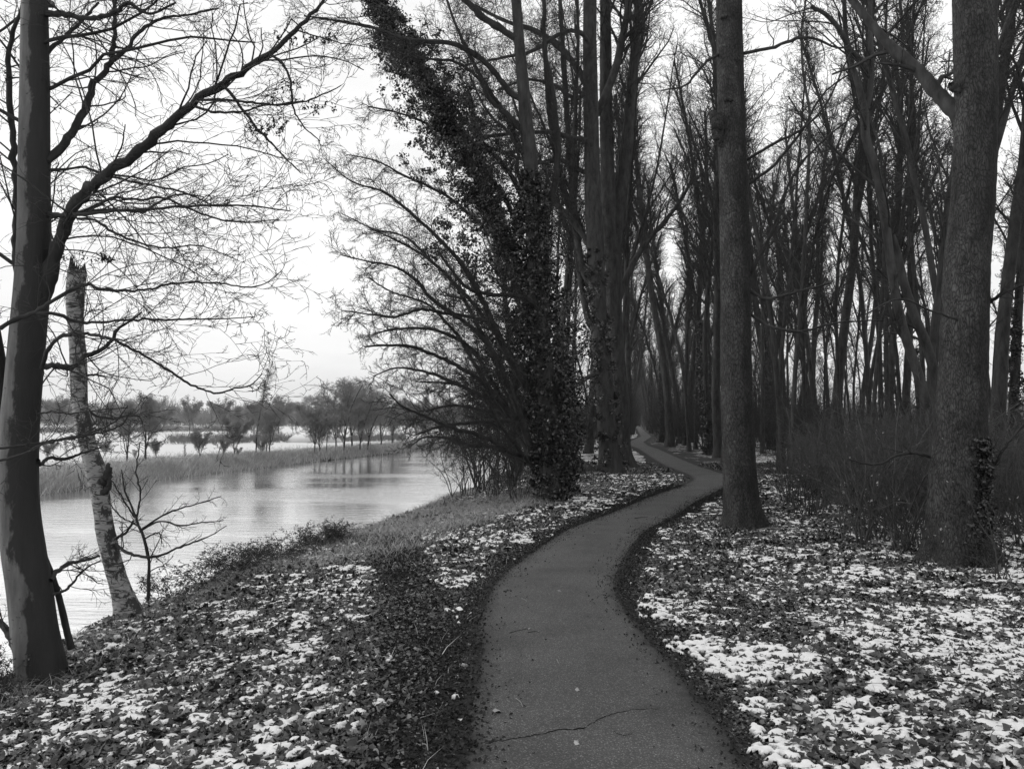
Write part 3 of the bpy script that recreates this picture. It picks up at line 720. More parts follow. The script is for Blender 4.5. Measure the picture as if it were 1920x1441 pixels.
for i, (P, Rr) in enumerate(LP):
    Lw = np.linalg.norm(np.diff(P[0], axis=0), axis=1).sum()
    r = np.random.default_rng(100+i)
    spray(r, tw, P, Rr, 8, min(1.15, .35+Lw*.3), (6, 4), rmin=.0023, flat=.5, up=.0, wob=.14, lo=.12, ang=(25, 70))
# the crown overhead and to the left, mostly thin drooping twigs
r = np.random.default_rng(55)
S = np.array([P3(px, py, D) for px, py in [(66, 90), (60, 180), (70, 250), (60, 330), (80, 10), (60, 430), (75, -80), (60, -60), (50, 500), (70, 380), (-20, 560), (-40, 420)]])
Dr = np.stack([r.uniform(-1, 1, 12), r.uniform(-.3, 1, 12), r.uniform(0, .7, 12)], 1)
Pb, Rb = walk(r, S, Dr, r.uniform(1.2, 2.2, 12), np.full(12, .018), 12, wob=.15, up=.03)
gb.tubes(Pb, Rb, 5); foliate(r, tw, Pb, Rb, 1.7, [(12, .35, 8), (5, .45, 5), (3, .5, 4)], rmin=.002, wob=.16, up=.02)
put('branches', gb, M['bark_dark'], T1); put('twigs', tw, M['twig'], T1)
lf = Geo(); r = np.random.default_rng(8)
TV = np.concatenate(tw.V); _q = TV-np.array([0, 0, EYE]); _c = math.cos(PITCH); _s = math.sin(PITCH)
_f = _q[:, 1]*_c+_q[:, 2]*_s; TPX = (CX+F_PX*_q[:, 0]/_f, CY-F_PX*(_q[:, 2]*_c-_q[:, 1]*_s)/_f)
CLP = [(545, 175, 40, 22), (520, 235, 45, 14), (490, 240, 22, 12), (190, 365, 22, 14), (30, 85, 22, 30), (160, 480, 60, 8), (110, 55, 12, 14), (110, 195, 10, 10), (600, 200, 30, 12), (20, 140, 18, 10), (560, 60, 40, 18), (610, 70, 26, 12)]
for (px, py, sx, sy) in CLP:
    n = int(sx*1.5); q = (TPX[0]-px)**2/(sx*1.1)**2+(TPX[1]-py)**2/(sy*1.1)**2; cand = np.where(q < 1)[0]
    if len(cand) < 4: continue
    c = TV[r.choice(cand, n)]+r.normal(0, .008, (n, 3))-np.array([0, 0, .012])
    leaf_cards(r, lf, c, .032, up=-.2, fold=.3, aspect=.45)
put('withered_leaves', lf, M['hang_leaf'], T1, False, 'shade')

# a leaning dead pole against the bank, behind the trunk
T = thing('dead_pole', 'thin dark dead stem leaning against the big bank tree', 'dead stem', P3(132, 1205, 7.1))
me, _, _ = trunk_mesh('pole', [(133, 1215, 7.1, 6.5), (122, 1170, 7.05, 6), (110, 1120, 7.0, 5.5), (98, 1080, 6.98, 5), (85, 1045, 6.95, 4.3), (73, 1000, 6.95, 3)], sides=12, m=50, flare=(.1, .2, 3), rough=.12, origin=np.array(T.location), seed=3, lump=.15)
obj('stem', me, M['bark_dark'], T)
# ---------------------------------------------------------------- snapped birch
D = 8.7
T = thing('broken_birch', 'snapped birch with white bark and a jagged broken top leaning over the canal', 'tree', P3(238, 1140, D))
org = np.array(T.location)
me, BP, BR = trunk_mesh('trunk', [(243, 1165, D, 28), (238, 1140, D, 23), (225, 1100, D, 18), (210, 1050, D, 16.5), (198, 1000, D, 16.5), (191, 955, D, 15.5), (186, 915, D, 16.5), (178, 880, D, 18.5), (168, 845, D, 15.5), (157, 800, D, 15), (149, 755, D, 14), (147, 700, D, 15), (145, 650, D, 14), (142, 610, D, 13.5), (141, 560, D, 16), (143, 530, D, 16.5), (145, 507, D, 16)],
                       sides=44, m=150, flare=(.25, .25, 4), rough=.05, origin=org, seed=21, lump=.07)
obj('trunk', me, M['bark_birch'], T)
# splintered top
V = []; Tt = []; r = np.random.default_rng(5); top = P3(145, 507, D); rad = 16*D/F_PX
nA = 22
for k in range(nA):
    a0 = k*2*np.pi/nA; a1 = (k+1)*2*np.pi/nA; am = (a0+a1)/2
    hh = .03+.04*r.random()+(.13 if math.cos(am-2.6) > .75 else 0)+(.03 if math.cos(am-.3) > .8 else 0)
    b = len(V)
    for aa, q in ((a0, 1), (a1, 1), (am, .8)): V.append(top-org+np.array([math.cos(aa)*rad*q, math.sin(aa)*rad*q, (-.02 if q == 1 else hh)]))
    V.append(top-org+np.array([math.cos(am)*rad*.45, math.sin(am)*rad*.45, -.03]))
    Tt += [(b, b+1, b+2), (b+1, b+3, b+2), (b+3, b, b+2)]
for k in range(7):
    b = len(V); c = top-org+np.array([r.uniform(-.04, .03), r.uniform(-.04, .04), -.04]); h2 = .06+.05*r.random()
    for q in range(3): V.append(c+np.array([math.cos(q*2.1)*.018, math.sin(q*2.1)*.018, 0]))
    V.append(c+np.array([r.normal(0, .01), 0, h2])); Tt += [(b, b+1, b+3), (b+1, b+2, b+3), (b+2, b, b+3)]
obj('splintered_top', mesh_np('splintered_top', V, None, Tt, {'side': np.full(len(V), .9)}, False), M['bark_dark'], T)
gs_ = Geo(); limb(gs_, [(190, 905, D-.05, 9), (200, 893, D-.09, 7.5), (203, 880, D-.1, 6), (205, 868, D-.1, 2.5)], sides=9); limb(gs_, [(192, 925, D-.05, 6), (202, 910, D-.1, 5), (206, 890, D-.1, 2.5)], sides=7)
put('branch_stub', gs_, M['bark_dark'], T)
tw = Geo(); gb = Geo()
for i, L in enumerate([[(158, 755, D, 3), (168, 770, D+.1, 2.6), (185, 780, D+.15, 2.2), (215, 785, D+.2, 2), (262, 783, D+.2, 1.7), (268, 795, D+.2, 1.2)], [(160, 704, D, 2.4), (180, 703, D+.1, 2), (195, 706, D+.1, 1.5)], [(215, 1018, D, 3.2), (240, 1035, D-.2, 2.8), (275, 1043, D-.3, 2.6), (300, 1040, D-.3, 2.3), (330, 1028, D-.3, 2), (365, 1015, D-.3, 1.6), (395, 1003, D-.3, 1.1), (425, 985, D-.3, .7)], [(218, 1010, D, 2.6), (238, 995, D-.1, 2.3), (250, 975, D-.1, 1.8)]]):
    P, Rr = limb(gb, L, sides=6); foliate(np.random.default_rng(i), tw, P, Rr, .9, [(8, .35, 6), (3, .5, 4)], rmin=.002)
put('branches', gb, M['bark_dark'], T); put('twigs', tw, M['twig'], T)

# ---------------------------------------------------------------- sapling over the water
D = 9.2
T = thing('bank_sapling', 'thin bare sapling with spreading twigs just right of the broken birch', 'sapling', P3(277, 1125, D))
gb = Geo(); tw = Geo()
for i, L in enumerate([[(277, 1135, D, 3.4), (278, 1080, D, 3), (275, 1040, D, 2.8), (265, 1000, D, 2.6), (255, 975, D, 2.4), (245, 950, D, 2), (235, 925, D, 1.5), (228, 880, D, 1)],
     [(262, 995, D, 2), (290, 975, D, 1.8), (330, 955, D, 1.5), (370, 945, D, 1.2), (415, 930, D, .8)], [(262, 995, D, 1.8), (300, 978, D, 1.6), (340, 985, D, 1.4), (380, 980, D, 1.1), (420, 975, D, .7)],
     [(255, 975, D, 1.8), (262, 930, D, 1.6), (255, 880, D, 1.3), (262, 830, D, 1)], [(252, 970, D, 1.6), (228, 930, D, 1.4), (210, 900, D, 1)], [(258, 985, D, 1.5), (225, 965, D, 1.2), (205, 940, D, .8)], [(270, 1010, D, 1.5), (300, 1000, D, 1.2), (303, 1018, D, .8)]]):
    P, Rr = limb(gb, L, sides=6, m=20)
    foliate(np.random.default_rng(60+i), tw, P, Rr, .9, [(10, .32, 7), (4, .5, 4)], rmin=.0022, lo=.2, flat=.4)
put('stem', gb, M['bark_dark'], T); put('twigs', tw, M['twig'], T)

# ---------------------------------------------------------------- two rough-barked trees right of the path
def grounded(px, py): 
    g_ = G(px, py); return g_[1], g_
D, gp = grounded(1795, 1050)
T = thing('rough_bark_tree', 'thickest trunk at the right edge with cracked bark and ivy on its foot', 'tree', gp)
org = np.array(T.location)
me, RP, RR = trunk_mesh('trunk', [(1798, 1075, D, 52), (1797, 1040, D, 51), (1793, 980, D, 50), (1795, 900, D, 49), (1800, 800, D, 46), (1806, 700, D, 43), (1809, 600, D, 41.5), (1814, 480, D, 40), (1824, 380, D, 38), (1829, 250, D, 37.5), (1829, 120, D, 37.5), (1827, 0, D, 38), (1826, -150, D, 36), (1824, -500, D, 30), (1820, -1000, D, 20)],
                       sides=90, m=260, flare=(.95, .6, 6), rough=.022, origin=org, seed=31, lump=.035)
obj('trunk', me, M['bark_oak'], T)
gb = Geo(); tw = Geo()
P, Rr = limb(gb, [(1812, 240, D+.02, 15), (1795, 212, D+.1, 15), (1770, 188, D+.2, 14), (1745, 160, D+.3, 13), (1728, 138, D+.4, 12), (1700, 112, D+.5, 10.5), (1672, 88, D+.6, 9.5), (1640, 52, D+.7, 8.5), (1615, 22, D+.8, 7.5), (1585, -20, D+.9, 6), (1540, -90, D+1, 4)], sides=12, m=60, jit=.35)
foliate(np.random.default_rng(3), tw, P, Rr, 2.6, [(9, .35, 8), (5, .4, 6), (4, .45, 4)], rmin=.0025, lo=.2)
put('limb', gb, M['bark_wood'], T)
gb = Geo()
for i, L in enumerate([[(1780, 890, D+.2, 3.5), (1750, 860, D+.1, 3), (1700, 850, D, 2.6), (1640, 870, D, 2.2), (1590, 860, D, 1.5)], [(1850, 570, D, 4), (1880, 552, D-.2, 3.6), (1930, 530, D-.4, 3)], [(1795, 600, D-.2, 2.4), (1740, 580, D-.4, 2.1), (1690, 560, D-.5, 1.8), (1620, 590, D-.6, 1.4)], [(1850, 900, D-.1, 3), (1890, 830, D-.4, 2.4), (1925, 790, D-.5, 2)]]):
    P, Rr = limb(gb, L, sides=6, m=20); foliate(np.random.default_rng(40+i), tw, P, Rr, 1.2, [(8, .4, 7), (4, .5, 4)], rmin=.002)
put('branches', gb, M['bark_dark'], T); put('twigs', tw, M['twig'], T)
# branch scar
gk = Geo(); limb(gk, [(1793, 172, D-.06, 9), (1786, 160, D-.06, 8), (1780, 158, D-.06, 4)], sides=10); put('branch_scar', gk, M['bark_dark'], T)
iv = Geo(); r = np.random.default_rng(12)
c = []
for _ in range(2600):
    py = r.uniform(820, 1065); ang = r.normal(-1.05, .42 if py > 930 else .22)   # right front of the trunk
    rad = (47+ (1065-py)*-.01)*D/F_PX*(1.04+.10*abs(r.normal())+.30*math.exp(-(1065-py)/45))
    cc = P3(np.interp(py, [820, 1065], [1799, 1798]), py, D); c.append(cc+np.array([math.cos(ang)*rad, math.sin(ang)*rad, 0]))
leaf_cards(r, iv, np.array(c), .042, up=.3, fold=.12, aspect=.9); put('ivy', iv, M['ivy'], T, False, 'shade')

D, gp = grounded(1395, 990)
T = thing('path_tree', 'tall straight trunk with knots and a burl, right beside the path bend', 'tree', gp)
org = np.array(T.location)
me, _, _ = trunk_mesh('trunk', [(1398, 1010, D, 38), (1396, 985, D, 36), (1391, 940, D, 32.5), (1387, 890, D, 31), (1383, 800, D, 29), (1380, 700, D, 28.5), (1379, 600, D, 28), (1378, 480, D, 27.5), (1376, 360, D, 26.5), (1372, 260, D, 26), (1370, 150, D, 25), (1367, 0, D, 24), (1364, -200, D, 22), (1360, -600, D, 17), (1358, -1000, D, 9)],
                       sides=80, m=260, flare=(.8, .5, 5), rough=.03, origin=org, seed=47, lump=.04)
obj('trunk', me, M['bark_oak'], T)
gk = Geo()
limb(gk, [(1352, 275, D-.1, 4), (1348, 262, D-.12, 9), (1345, 238, D-.12, 12), (1340, 220, D-.1, 9), (1332, 210, D-.08, 3)], sides=14, m=26)
put('burl', gk, M['bark_oak'], T)
gk = Geo()
for (x0, y0, ww) in ((1366, 187, 9), (1358, 33, 6), (1381, 110, 5)):
    ra = 26*D/F_PX; q = (x0-1371)/26.
    pts = [(x0-ww, y0+3, D-ra*.9*math.sqrt(max(.1, 1-q*q))-.0, 1.5), (x0-ww*.4, y0-1, D-ra*1.0*math.sqrt(max(.1, 1-q*q)), 4), (x0+ww*.4, y0-1, D-ra*1.0*math.sqrt(max(.1, 1-q*q)), 4), (x0+ww, y0+2, D-ra*.9*math.sqrt(max(.1, 1-q*q)), 1.5)]
    gk = Geo(); limb(gk, pts, sides=10, m=14); put('knot', gk, M['bark_oak'], T)
gb = Geo(); tw = Geo()
for i, L in enumerate([[(1395, 100, D, 3.5), (1450, 88, D+.3, 3.2), (1515, 70, D+.6, 2.8), (1580, 90, D+.8, 2), (1620, 60, D+1, 1.3)], [(1400, 300, D, 3), (1450, 270, D-.3, 2.7), (1520, 230, D-.5, 2.3), (1600, 90, D-.8, 1.2)], [(1405, 345, D, 3), (1450, 310, D-.2, 2.8), (1500, 250, D-.4, 2.4), (1555, 165, D-.5, 2.), (1600, 135, D-.5, 1.2)], [(1352, 100, D, 3), (1320, 120, D-.3, 2.6), (1285, 160, D-.6, 2), (1240, 170, D-.9, 1.2)],
      [(1405, 545, D, 3.5), (1440, 560, D-.4, 3), (1500, 545, D-.6, 2.5), (1560, 530, D-.8, 1.5)], [(1408, 590, D, 3), (1450, 615, D-.4, 2.7), (1500, 622, D-.6, 2.3), (1570, 605, D-.8, 1.8), (1660, 600, D-1, 1.1)], [(1404, 520, D, 3.2), (1440, 450, D-.3, 3), (1500, 310, D-.6, 2.3), (1560, 250, D-.8, 1.6), (1625, 200, D-1, 1)]]):
    P, Rr = limb(gb, L, sides=6, m=24); foliate(np.random.default_rng(70+i), tw, P, Rr, 1.9, [(9, .35, 7), (4, .5, 4)], rmin=.0025, lo=.2)
put('branches', gb, M['bark_dark'], T); put('twigs', tw, M['twig'], T)

# ---------------------------------------------------------------- ivy-clad trees at the centre
D = depth_of(1035, 938)
T = thing('ivy_clad_tree', 'upright tree beside the path with glossy ivy up its whole lower trunk', 'tree', G(1035, 938))
org = np.array(T.location)
me, CP, CR = trunk_mesh('trunk', [(1036, 950, D, 26), (1034, 920, D, 22), (1028, 820, D, 19), (1022, 700, D, 17), (1012, 600, D, 16), (1003, 500, D, 14.5), (998, 400, D, 13.5), (994, 300, D, 13), (984, 200, D, 12), (978, 130, D, 11), (972, 60, D, 10), (967, -10, D, 9.5), (958, -200, D, 8), (950, -500, D, 5)], sides=40, m=160, flare=(.3, .5, 5), rough=.06, origin=org, seed=15, lump=.08)
obj('trunk', me, M['bark_wood'], T)
gb = Geo(); tw = Geo()
cb = [
 [(1000, 860, D, 5), (960, 800, D+.8, 4.5), (900, 700, D+1.3, 4), (850, 620, D+1.6, 3), (800, 570, D+1.8, 2.2), (730, 545, D+1.9, 1.4), (690, 520, D+2, .9)],
 [(1000, 840, D+.6, 5), (930, 730, D+1.6, 4.4), (880, 650, D+2, 3.8), (820, 620, D+2.3, 3), (760, 615, D+2.5, 2.2), (700, 625, D+2.6, 1.4)],
 [(1000, 800, D+1, 5), (940, 700, D+2, 4.4), (890, 600, D+2.6, 3.8), (850, 530, D+2.8, 3), (780, 470, D+3, 2), (700, 430, D+3, 1.3), (640, 400, D+3, .8)],
 [(990, 830, D+.4, 4.5), (930, 760, D+1, 4), (860, 720, D+1.5, 3.2), (790, 695, D+1.7, 2.4), (740, 690, D+1.8, 1.6), (700, 705, D+1.8, 1)],
 [(985, 870, D, 4), (930, 840, D+.2, 3.5), (880, 835, D+.3, 3), (830, 820, D+.4, 2.2), (790, 822, D+.4, 1.4), (765, 840, D+.4, .8)],
 [(990, 850, D+1, 4.5), (950, 780, D+1.6, 4), (900, 770, D+2.2, 3.3), (850, 760, D+2.5, 2.4), (800, 770, D+2.6, 1.6)],
 [(1000, 560, D+1, 5), (960, 480, D+1.4, 4.6), (900, 420, D+1.8, 4), (840, 370, D+2, 3), (760, 330, D+2.2, 2.2), (700, 300, D+2.3, 1.4), (650, 290, D+2.3, .9)],
 [(990, 480, D+1, 5), (950, 380, D+1.4, 4.6), (890, 300, D+1.8, 3.8), (830, 250, D+2, 3), (760, 215, D+2.2, 2), (690, 200, D+2.3, 1.3)],
 [(990, 400, D+1, 5), (960, 330, D+1.4, 4.6), (910, 270, D+1.8, 3.8), (860, 210, D+2, 3), (800, 160, D+2.2, 2), (720, 130, D+2.3, 1.3)],
 [(985, 300, D+1, 5), (950, 220, D+1.4, 4.6), (900, 140, D+1.8, 3.8), (860, 60, D+2, 3), (830, -20, D+2.2, 2)],
 [(1020, 620, D+.2, 7), (1022, 480, D+.3, 7), (1023, 415, D+.4, 7), (1033, 370, D+.5, 6), (1043, 325, D+.5, 6), (1044, 235, D+.5, 5.5), (1033, 150, D+.5, 5), (1022, 100, D+.5, 4.5), (1020, 0, D+.5, 4), (1015, -150, D+.5, 2.5)],
 [(1023, 420, D+.4, 5), (1005, 390, D+.3, 5), (993, 360, D+.2, 4.6), (976, 335, D+.1, 4.4), (970, 310, D, 4), (972, 285, D, 3.6), (955, 250, D-.2, 3), (920, 215, D-.4, 2.4), (880, 140, D-.6, 1.8)],
 [(986, 190, D, 7), (962, 178, D, 6), (925, 135, D-.3, 5.5), (890, 105, D-.5, 5.5), (850, 85, D-.7, 5), (790, 80, D-.9, 4.5), (765, 78, D-1, 4.2), (735, 68, D-1.1, 3.8), (700, 55, D-1.2, 3.3), (640, 42, D-1.3, 2.5), (570, 30, D-1.4, 1.5)],
 [(992, 260, D, 6), (970, 235, D+.2, 6), (945, 210, D+.3, 5.5), (920, 190, D+.4, 4.5), (900, 150, D+.5, 3.5), (850, 115, D+.6, 2.8), (800, 110, D+.6, 2), (720, 90, D+.6, 1.2)],
 [(978, 80, D, 7), (935, 50, D, 7), (900, 25, D, 6.5), (870, -5, D, 6), (820, -60, D, 4)],
 [(1000, 740, D, 7), (987, 722, D-.2, 7), (960, 680, D-.4, 6.5), (933, 620, D-.6, 6), (893, 540, D-.9, 5), (870, 500, D-1, 4.4), (853, 478, D-1.1, 4), (800, 425, D-1.3, 3.3), (773, 400, D-1.4, 2.8), (720, 360, D-1.5, 2.2), (660, 340, D-1.6, 1.5), (610, 300, D-1.7, .9)],
 [(998, 850, D, 7), (973, 775, D-.4, 6.2), (948, 710, D-.7, 5.6), (923, 660, D-.9, 5), (900, 628, D-1, 4.6), (873, 603, D-1.1, 4.2), (840, 580, D-1.3, 3.8), (807, 557, D-1.4, 3.3), (785, 528, D-1.5, 3), (740, 500, D-1.7, 2.3), (690, 490, D-1.8, 1.7), (640, 478, D-1.9, 1.1)],
 [(975, 800, D-.2, 6), (953, 773, D-.5, 5.5), (930, 742, D-.8, 5), (907, 717, D-1, 4.5), (875, 695, D-1.2, 4), (840, 677, D-1.3, 3.6), (790, 655, D-1.5, 3.1), (723, 647, D-1.7, 2.4), (683, 650, D-1.8, 1.5)],
 [(995, 860, D, 5), (955, 845, D-.6, 4.6), (913, 820, D-.9, 4.2), (880, 808, D-1, 3.7), (853, 803, D-1.1, 3.4), (800, 780, D-1.3, 2.8), (753, 760, D-1.5, 2.1), (730, 738, D-1.6, 1.3)],
 [(1010, 600, D, 6), (1000, 570, D-.3, 5), (970, 553, D-.6, 4.5), (920, 552, D-.9, 4), (880, 540, D-1, 3.3), (850, 510, D-1.1, 2.6), (820, 470, D-1.2, 2)],
 [(915, 603, D-.9, 3.6), (870, 592, D-1.1, 3.3), (820, 585, D-1.3, 3), (790, 580, D-1.4, 2.7), (740, 595, D-1.5, 2.2), (700, 590, D-1.6, 1.7), (640, 582, D-1.7, 1)],
 [(1000, 720, D, 4.5), (940, 640, D+.4, 4), (880, 560, D+.8, 3.4), (820, 500, D+1, 2.6), (750, 440, D+1.2, 1.8), (690, 430, D+1.3, 1)],
 [(990, 790, D, 4), (930, 790, D+.3, 3.6), (880, 793, D+.5, 3), (820, 800, D+.7, 2.2), (780, 815, D+.9, 1.2)],
 [(1000, 880, D, 4), (980, 850, D-.5, 3.6), (940, 800, D-.9, 3), (900, 740, D-1.2, 2.5), (850, 720, D-1.3, 2), (780, 715, D-1.4, 1.2)],
]
for i, L in enumerate(cb):
    P, Rr = limb(gb, L, m=len(L)*5, sides=8)
    Lw = np.linalg.norm(np.diff(P[0], axis=0), axis=1).sum()
    spray(np.random.default_rng(200+i), tw, P, Rr, 9, 1.25 if i > 4 else 1.0, (10, 6), rmin=.0036, ang=(20, 60), up=.01, flat=.2, wob=.17, lo=.12)
put('branches', gb, M['bark_dark'], T); put('twigs', tw, M['twig'], T)
iv = Geo(); r = np.random.default_rng(14)
ivy_on(r, iv, CP, CR, 15000, .20, size=.068, lo=0, hi=.42, grow=([0, .06, .14, .22, .32, .42], [.12, .15, .24, .28, .24, .10]), up=.5)
P, Rr = LP[0]
put('ivy', iv, M['ivy'], T, False, 'shade')

D2 = D+1.2
T = thing('leaning_ivy_tree', 'leaning tree smothered in dark ivy, tapering up to the left over the canal', 'tree', G(1062, 925))
org = np.array(T.location)
me, LPp, LRr = trunk_mesh('trunk', [(1055, 935, D2, 15), (1040, 830, D2, 13), (1018, 720, D2, 12), (992, 620, D2, 11), (968, 520, D2, 10), (938, 430, D2, 9), (905, 350, D2, 8), (868, 270, D2, 7), (832, 200, D2, 6), (790, 140, D2, 5), (752, 95, D2, 4), (722, 40, D2, 3.2), (700, -5, D2, 2.6), (680, -50, D2, 1.6)], sides=20, m=120, flare=(.3, .4, 4), rough=.05, origin=org, seed=16)
obj('trunk', me, M['bark_dark'], T)
iv = Geo()
px2m = D2/F_PX
gx = [0, .12, .3, .45, .58, .68, .78, .86, .93, 1]
gy = [v*px2m for v in (18, 45, 92, 112, 100, 86, 66, 48, 20, 7)]
ivy_on(r, iv, LPp, LRr, 46000, .3, size=.062, lo=0, hi=.99, grow=(gx, gy), up=.2)
# side bunches of ivy along short boughs
gb = Geo(); tw = Geo()
S, Dr, rr, t = kids(r, LPp[None], LRr[None], 70, lo=.2, hi=.95, ang=(35, 80), up=.1)
Pb, Rb = walk(r, S, Dr, r.uniform(.5, 1.5, 70)*(1.25-.8*t), np.full(70, .014), 9, wob=.15, up=.08)
gb.tubes(Pb, Rb, 5); foliate(r, tw, Pb, Rb, .8, [(8, .6, 7), (4, .5, 4)], rmin=.0028)
for i in range(70): ivy_on(r, iv, Pb[i], Rb[i], 380, .15, size=.058, lo=.0, hi=.85, spread=.06)
put('branches', gb, M['bark_dark'], T); put('twigs', tw, M['twig'], T); put('ivy', iv, M['ivy'], T, False, 'shade')

# ---------------------------------------------------------------- the pair of many-stemmed tall trees behind
D = depth_of(1150, 884)
def stems(root, defs, bark, sides=26, flare=(.45, .7, 5), seed=0, fat=1.):
    org = np.array(root.location); out = []
    for i, (nm, L) in enumerate(defs):
        L = [(a_, b_, c_, d_*fat) for a_, b_, c_, d_ in L]
        me, P, Rr = trunk_mesh(nm, L, sides=sides, m=70, flare=flare if nm == 'trunk' else (0, 1, 3), rough=.035, origin=org, seed=seed+i, lump=.05)
        obj(nm, me, bark, root); out.append((P[None], Rr[None]))
    return out
def ascending_crown(root, st, seed, n1=10, L1=3.2, lo=.3, lv=((9, .4, 7), (5, .42, 5), (3, .5, 4)), rmin=.006, ang=(25, 55), dark='bark_wood'):
    gb = Geo(); tw = Geo()
    for i, (P, Rr) in enumerate(st):
        r = np.random.default_rng(seed+i)
        S, Dr, rr, t = kids(r, P, Rr, n1, lo=lo, hi=1, ang=ang, up=.15)
        n = len(S)
        Pb, Rb = walk(r, S, Dr, L1*r.uniform(.5, 1.2, n), np.clip(rr*.4, .012, .06), 12, wob=.11, up=.05, taper=.3)
        gb.tubes(Pb, Rb, 6); foliate(r, tw, Pb, Rb, L1*.9, list(lv), rmin=rmin, up=.05)
    put('branches', gb, M[dark], root); put('twigs', tw, M['twig'], root)
T = thing('two_stemmed_tree', 'tall tree left of the path behind the ivy, its left stem dark with ivy below', 'tree', G(1143, 888))
st = stems(T, [('trunk', [(1145, 900, D, 23), (1143, 870, D, 18), (1138, 800, D, 15.5), (1133, 720, D, 14.5), (1126, 640, D, 14), (1121, 560, D, 13.5), (1118, 480, D, 14), (1113, 400, D, 14), (1110, 300, D, 13), (1108, 200, D, 12.5), (1106, 100, D, 11.5), (1106, 0, D, 11), (1106, -250, D, 8), (1106, -500, D, 4)])], M['bark_wood'], seed=60, fat=1.15)
gb = Geo(); tw = Geo()
for i, L in enumerate([[(1112, 265, D, 6), (1093, 262, D-.2, 5.5), (1060, 256, D-.5, 5), (1040, 250, D-.8, 4.6), (973, 250, D-1.2, 4), (900, 258, D-1.6, 3), (840, 262, D-1.8, 2)], [(1112, 330, D, 5.5), (1085, 318, D+.3, 5), (1050, 300, D+.6, 4.5), (1010, 305, D+.8, 4), (960, 290, D+1, 3.2), (900, 270, D+1.2, 2.4)],
      [(1105, 170, D, 7), (1080, 125, D+.3, 6.5), (1050, 90, D+.6, 6), (1010, 60, D+.9, 5), (950, 40, D+1, 3.6), (890, 10, D+1.2, 2.6)], [(1118, 480, D, 6.5), (1085, 430, D+.3, 6), (1060, 400, D+.5, 5.5), (1030, 370, D+.8, 5), (1010, 330, D+1, 4), (980, 240, D+1, 3), (960, 180, D+1.2, 2)],
      [(1120, 540, D, 7), (1100, 520, D+.3, 6.8), (1085, 460, D+.5, 6.5), (1075, 380, D+.7, 6), (1066, 250, D+.8, 5.5), (1058, 120, D+1, 5), (1050, 0, D+1, 4)], [(1128, 640, D+.1, 7), (1105, 600, D+.5, 7), (1090, 520, D+.8, 6.5), (1078, 430, D+1, 6), (1050, 330, D+1.2, 5.5), (1030, 200, D+1.3, 5), (1020, 60, D+1.3, 4.4)],
      [(1115, 105, D, 5), (1090, 62, D-.4, 4.6), (1060, 60, D-.8, 4.2), (1000, 95, D-1, 3.6), (930, 110, D-1.2, 2.6), (860, 125, D-1.2, 1.6)], [(1116, 160, D, 4.5), (1080, 185, D+.2, 4), (1040, 160, D+.2, 3.4), (990, 150, D, 2.6), (930, 170, D, 1.7)],
      [(1133, 700, D-.1, 4.5), (1112, 702, D-.4, 4.4), (1095, 712, D-.6, 4), (1078, 726, D-.8, 3)]]):
    P, Rr = limb(gb, L, m=len(L)*5, sides=8); 
    if i < 8: spray(np.random.default_rng(300+i), tw, P, Rr, 6, 2.0, (9, 6), rmin=.0055, flat=.1, wob=.15, up=.02, lo=.15)
put('branches', gb, M['bark_wood'], T); put('twigs', tw, M['twig'], T)
iv = Geo(); ivy_on(r, iv, st[0][0][0], st[0][1][0], 5200, .10, size=.075, lo=0, hi=.30, grow=([0, .1, .25, .3], [.25, .14, .10, .03])); put('ivy', iv, M['ivy'], T, False, 'shade')
D3 = depth_of(1170, 876)
T = thing('grey_forked_tree', 'smooth grey tree forking high up, just left of where the path narrows', 'tree', G(1170, 878))
st = stems(T, [('trunk', [(1171, 888, D3, 22), (1168, 860, D3, 16.5), (1163, 760, D3, 14.5), (1157, 680, D3, 13.5), (1152, 600, D3, 13), (1151, 520, D3, 13), (1144, 420, D3, 13), (1140, 340, D3, 12), (1137, 250, D3, 11), (1136, 130, D3, 10), (1135, 0, D3, 9), (1134, -300, D3, 6)]),
               ('stem', [(1150, 480, D3, 10), (1161, 400, D3, 10), (1166, 350, D3, 9.5), (1175, 290, D3, 9.5), (1181, 200, D3, 8.5), (1189, 110, D3, 7.5), (1198, 0, D3, 6.5), (1215, -200, D3, 4)]),
               ('stem', [(1119, 216, D3-1, 6), (1130, 190, D3-1.2, 6.5), (1143, 160, D3-1.2, 6.5), (1154, 130, D3-1.2, 6.5), (1165, 80, D3-1.2, 6), (1175, 30, D3-1.2, 5.5), (1180, -40, D3-1.2, 5)]),
               ('stem', [(1160, 560, D3+.1, 6), (1175, 520, D3+.3, 5.5), (1195, 480, D3+.5, 4.5), (1225, 440, D3+.6, 3.5), (1280, 370, D3+.8, 2.6), (1300, 330, D3+.8, 2)])], M['bark_wood'], seed=70, fat=1.15)
ascending_crown(T, st, 400, n1=16, L1=3.6, lo=.35)

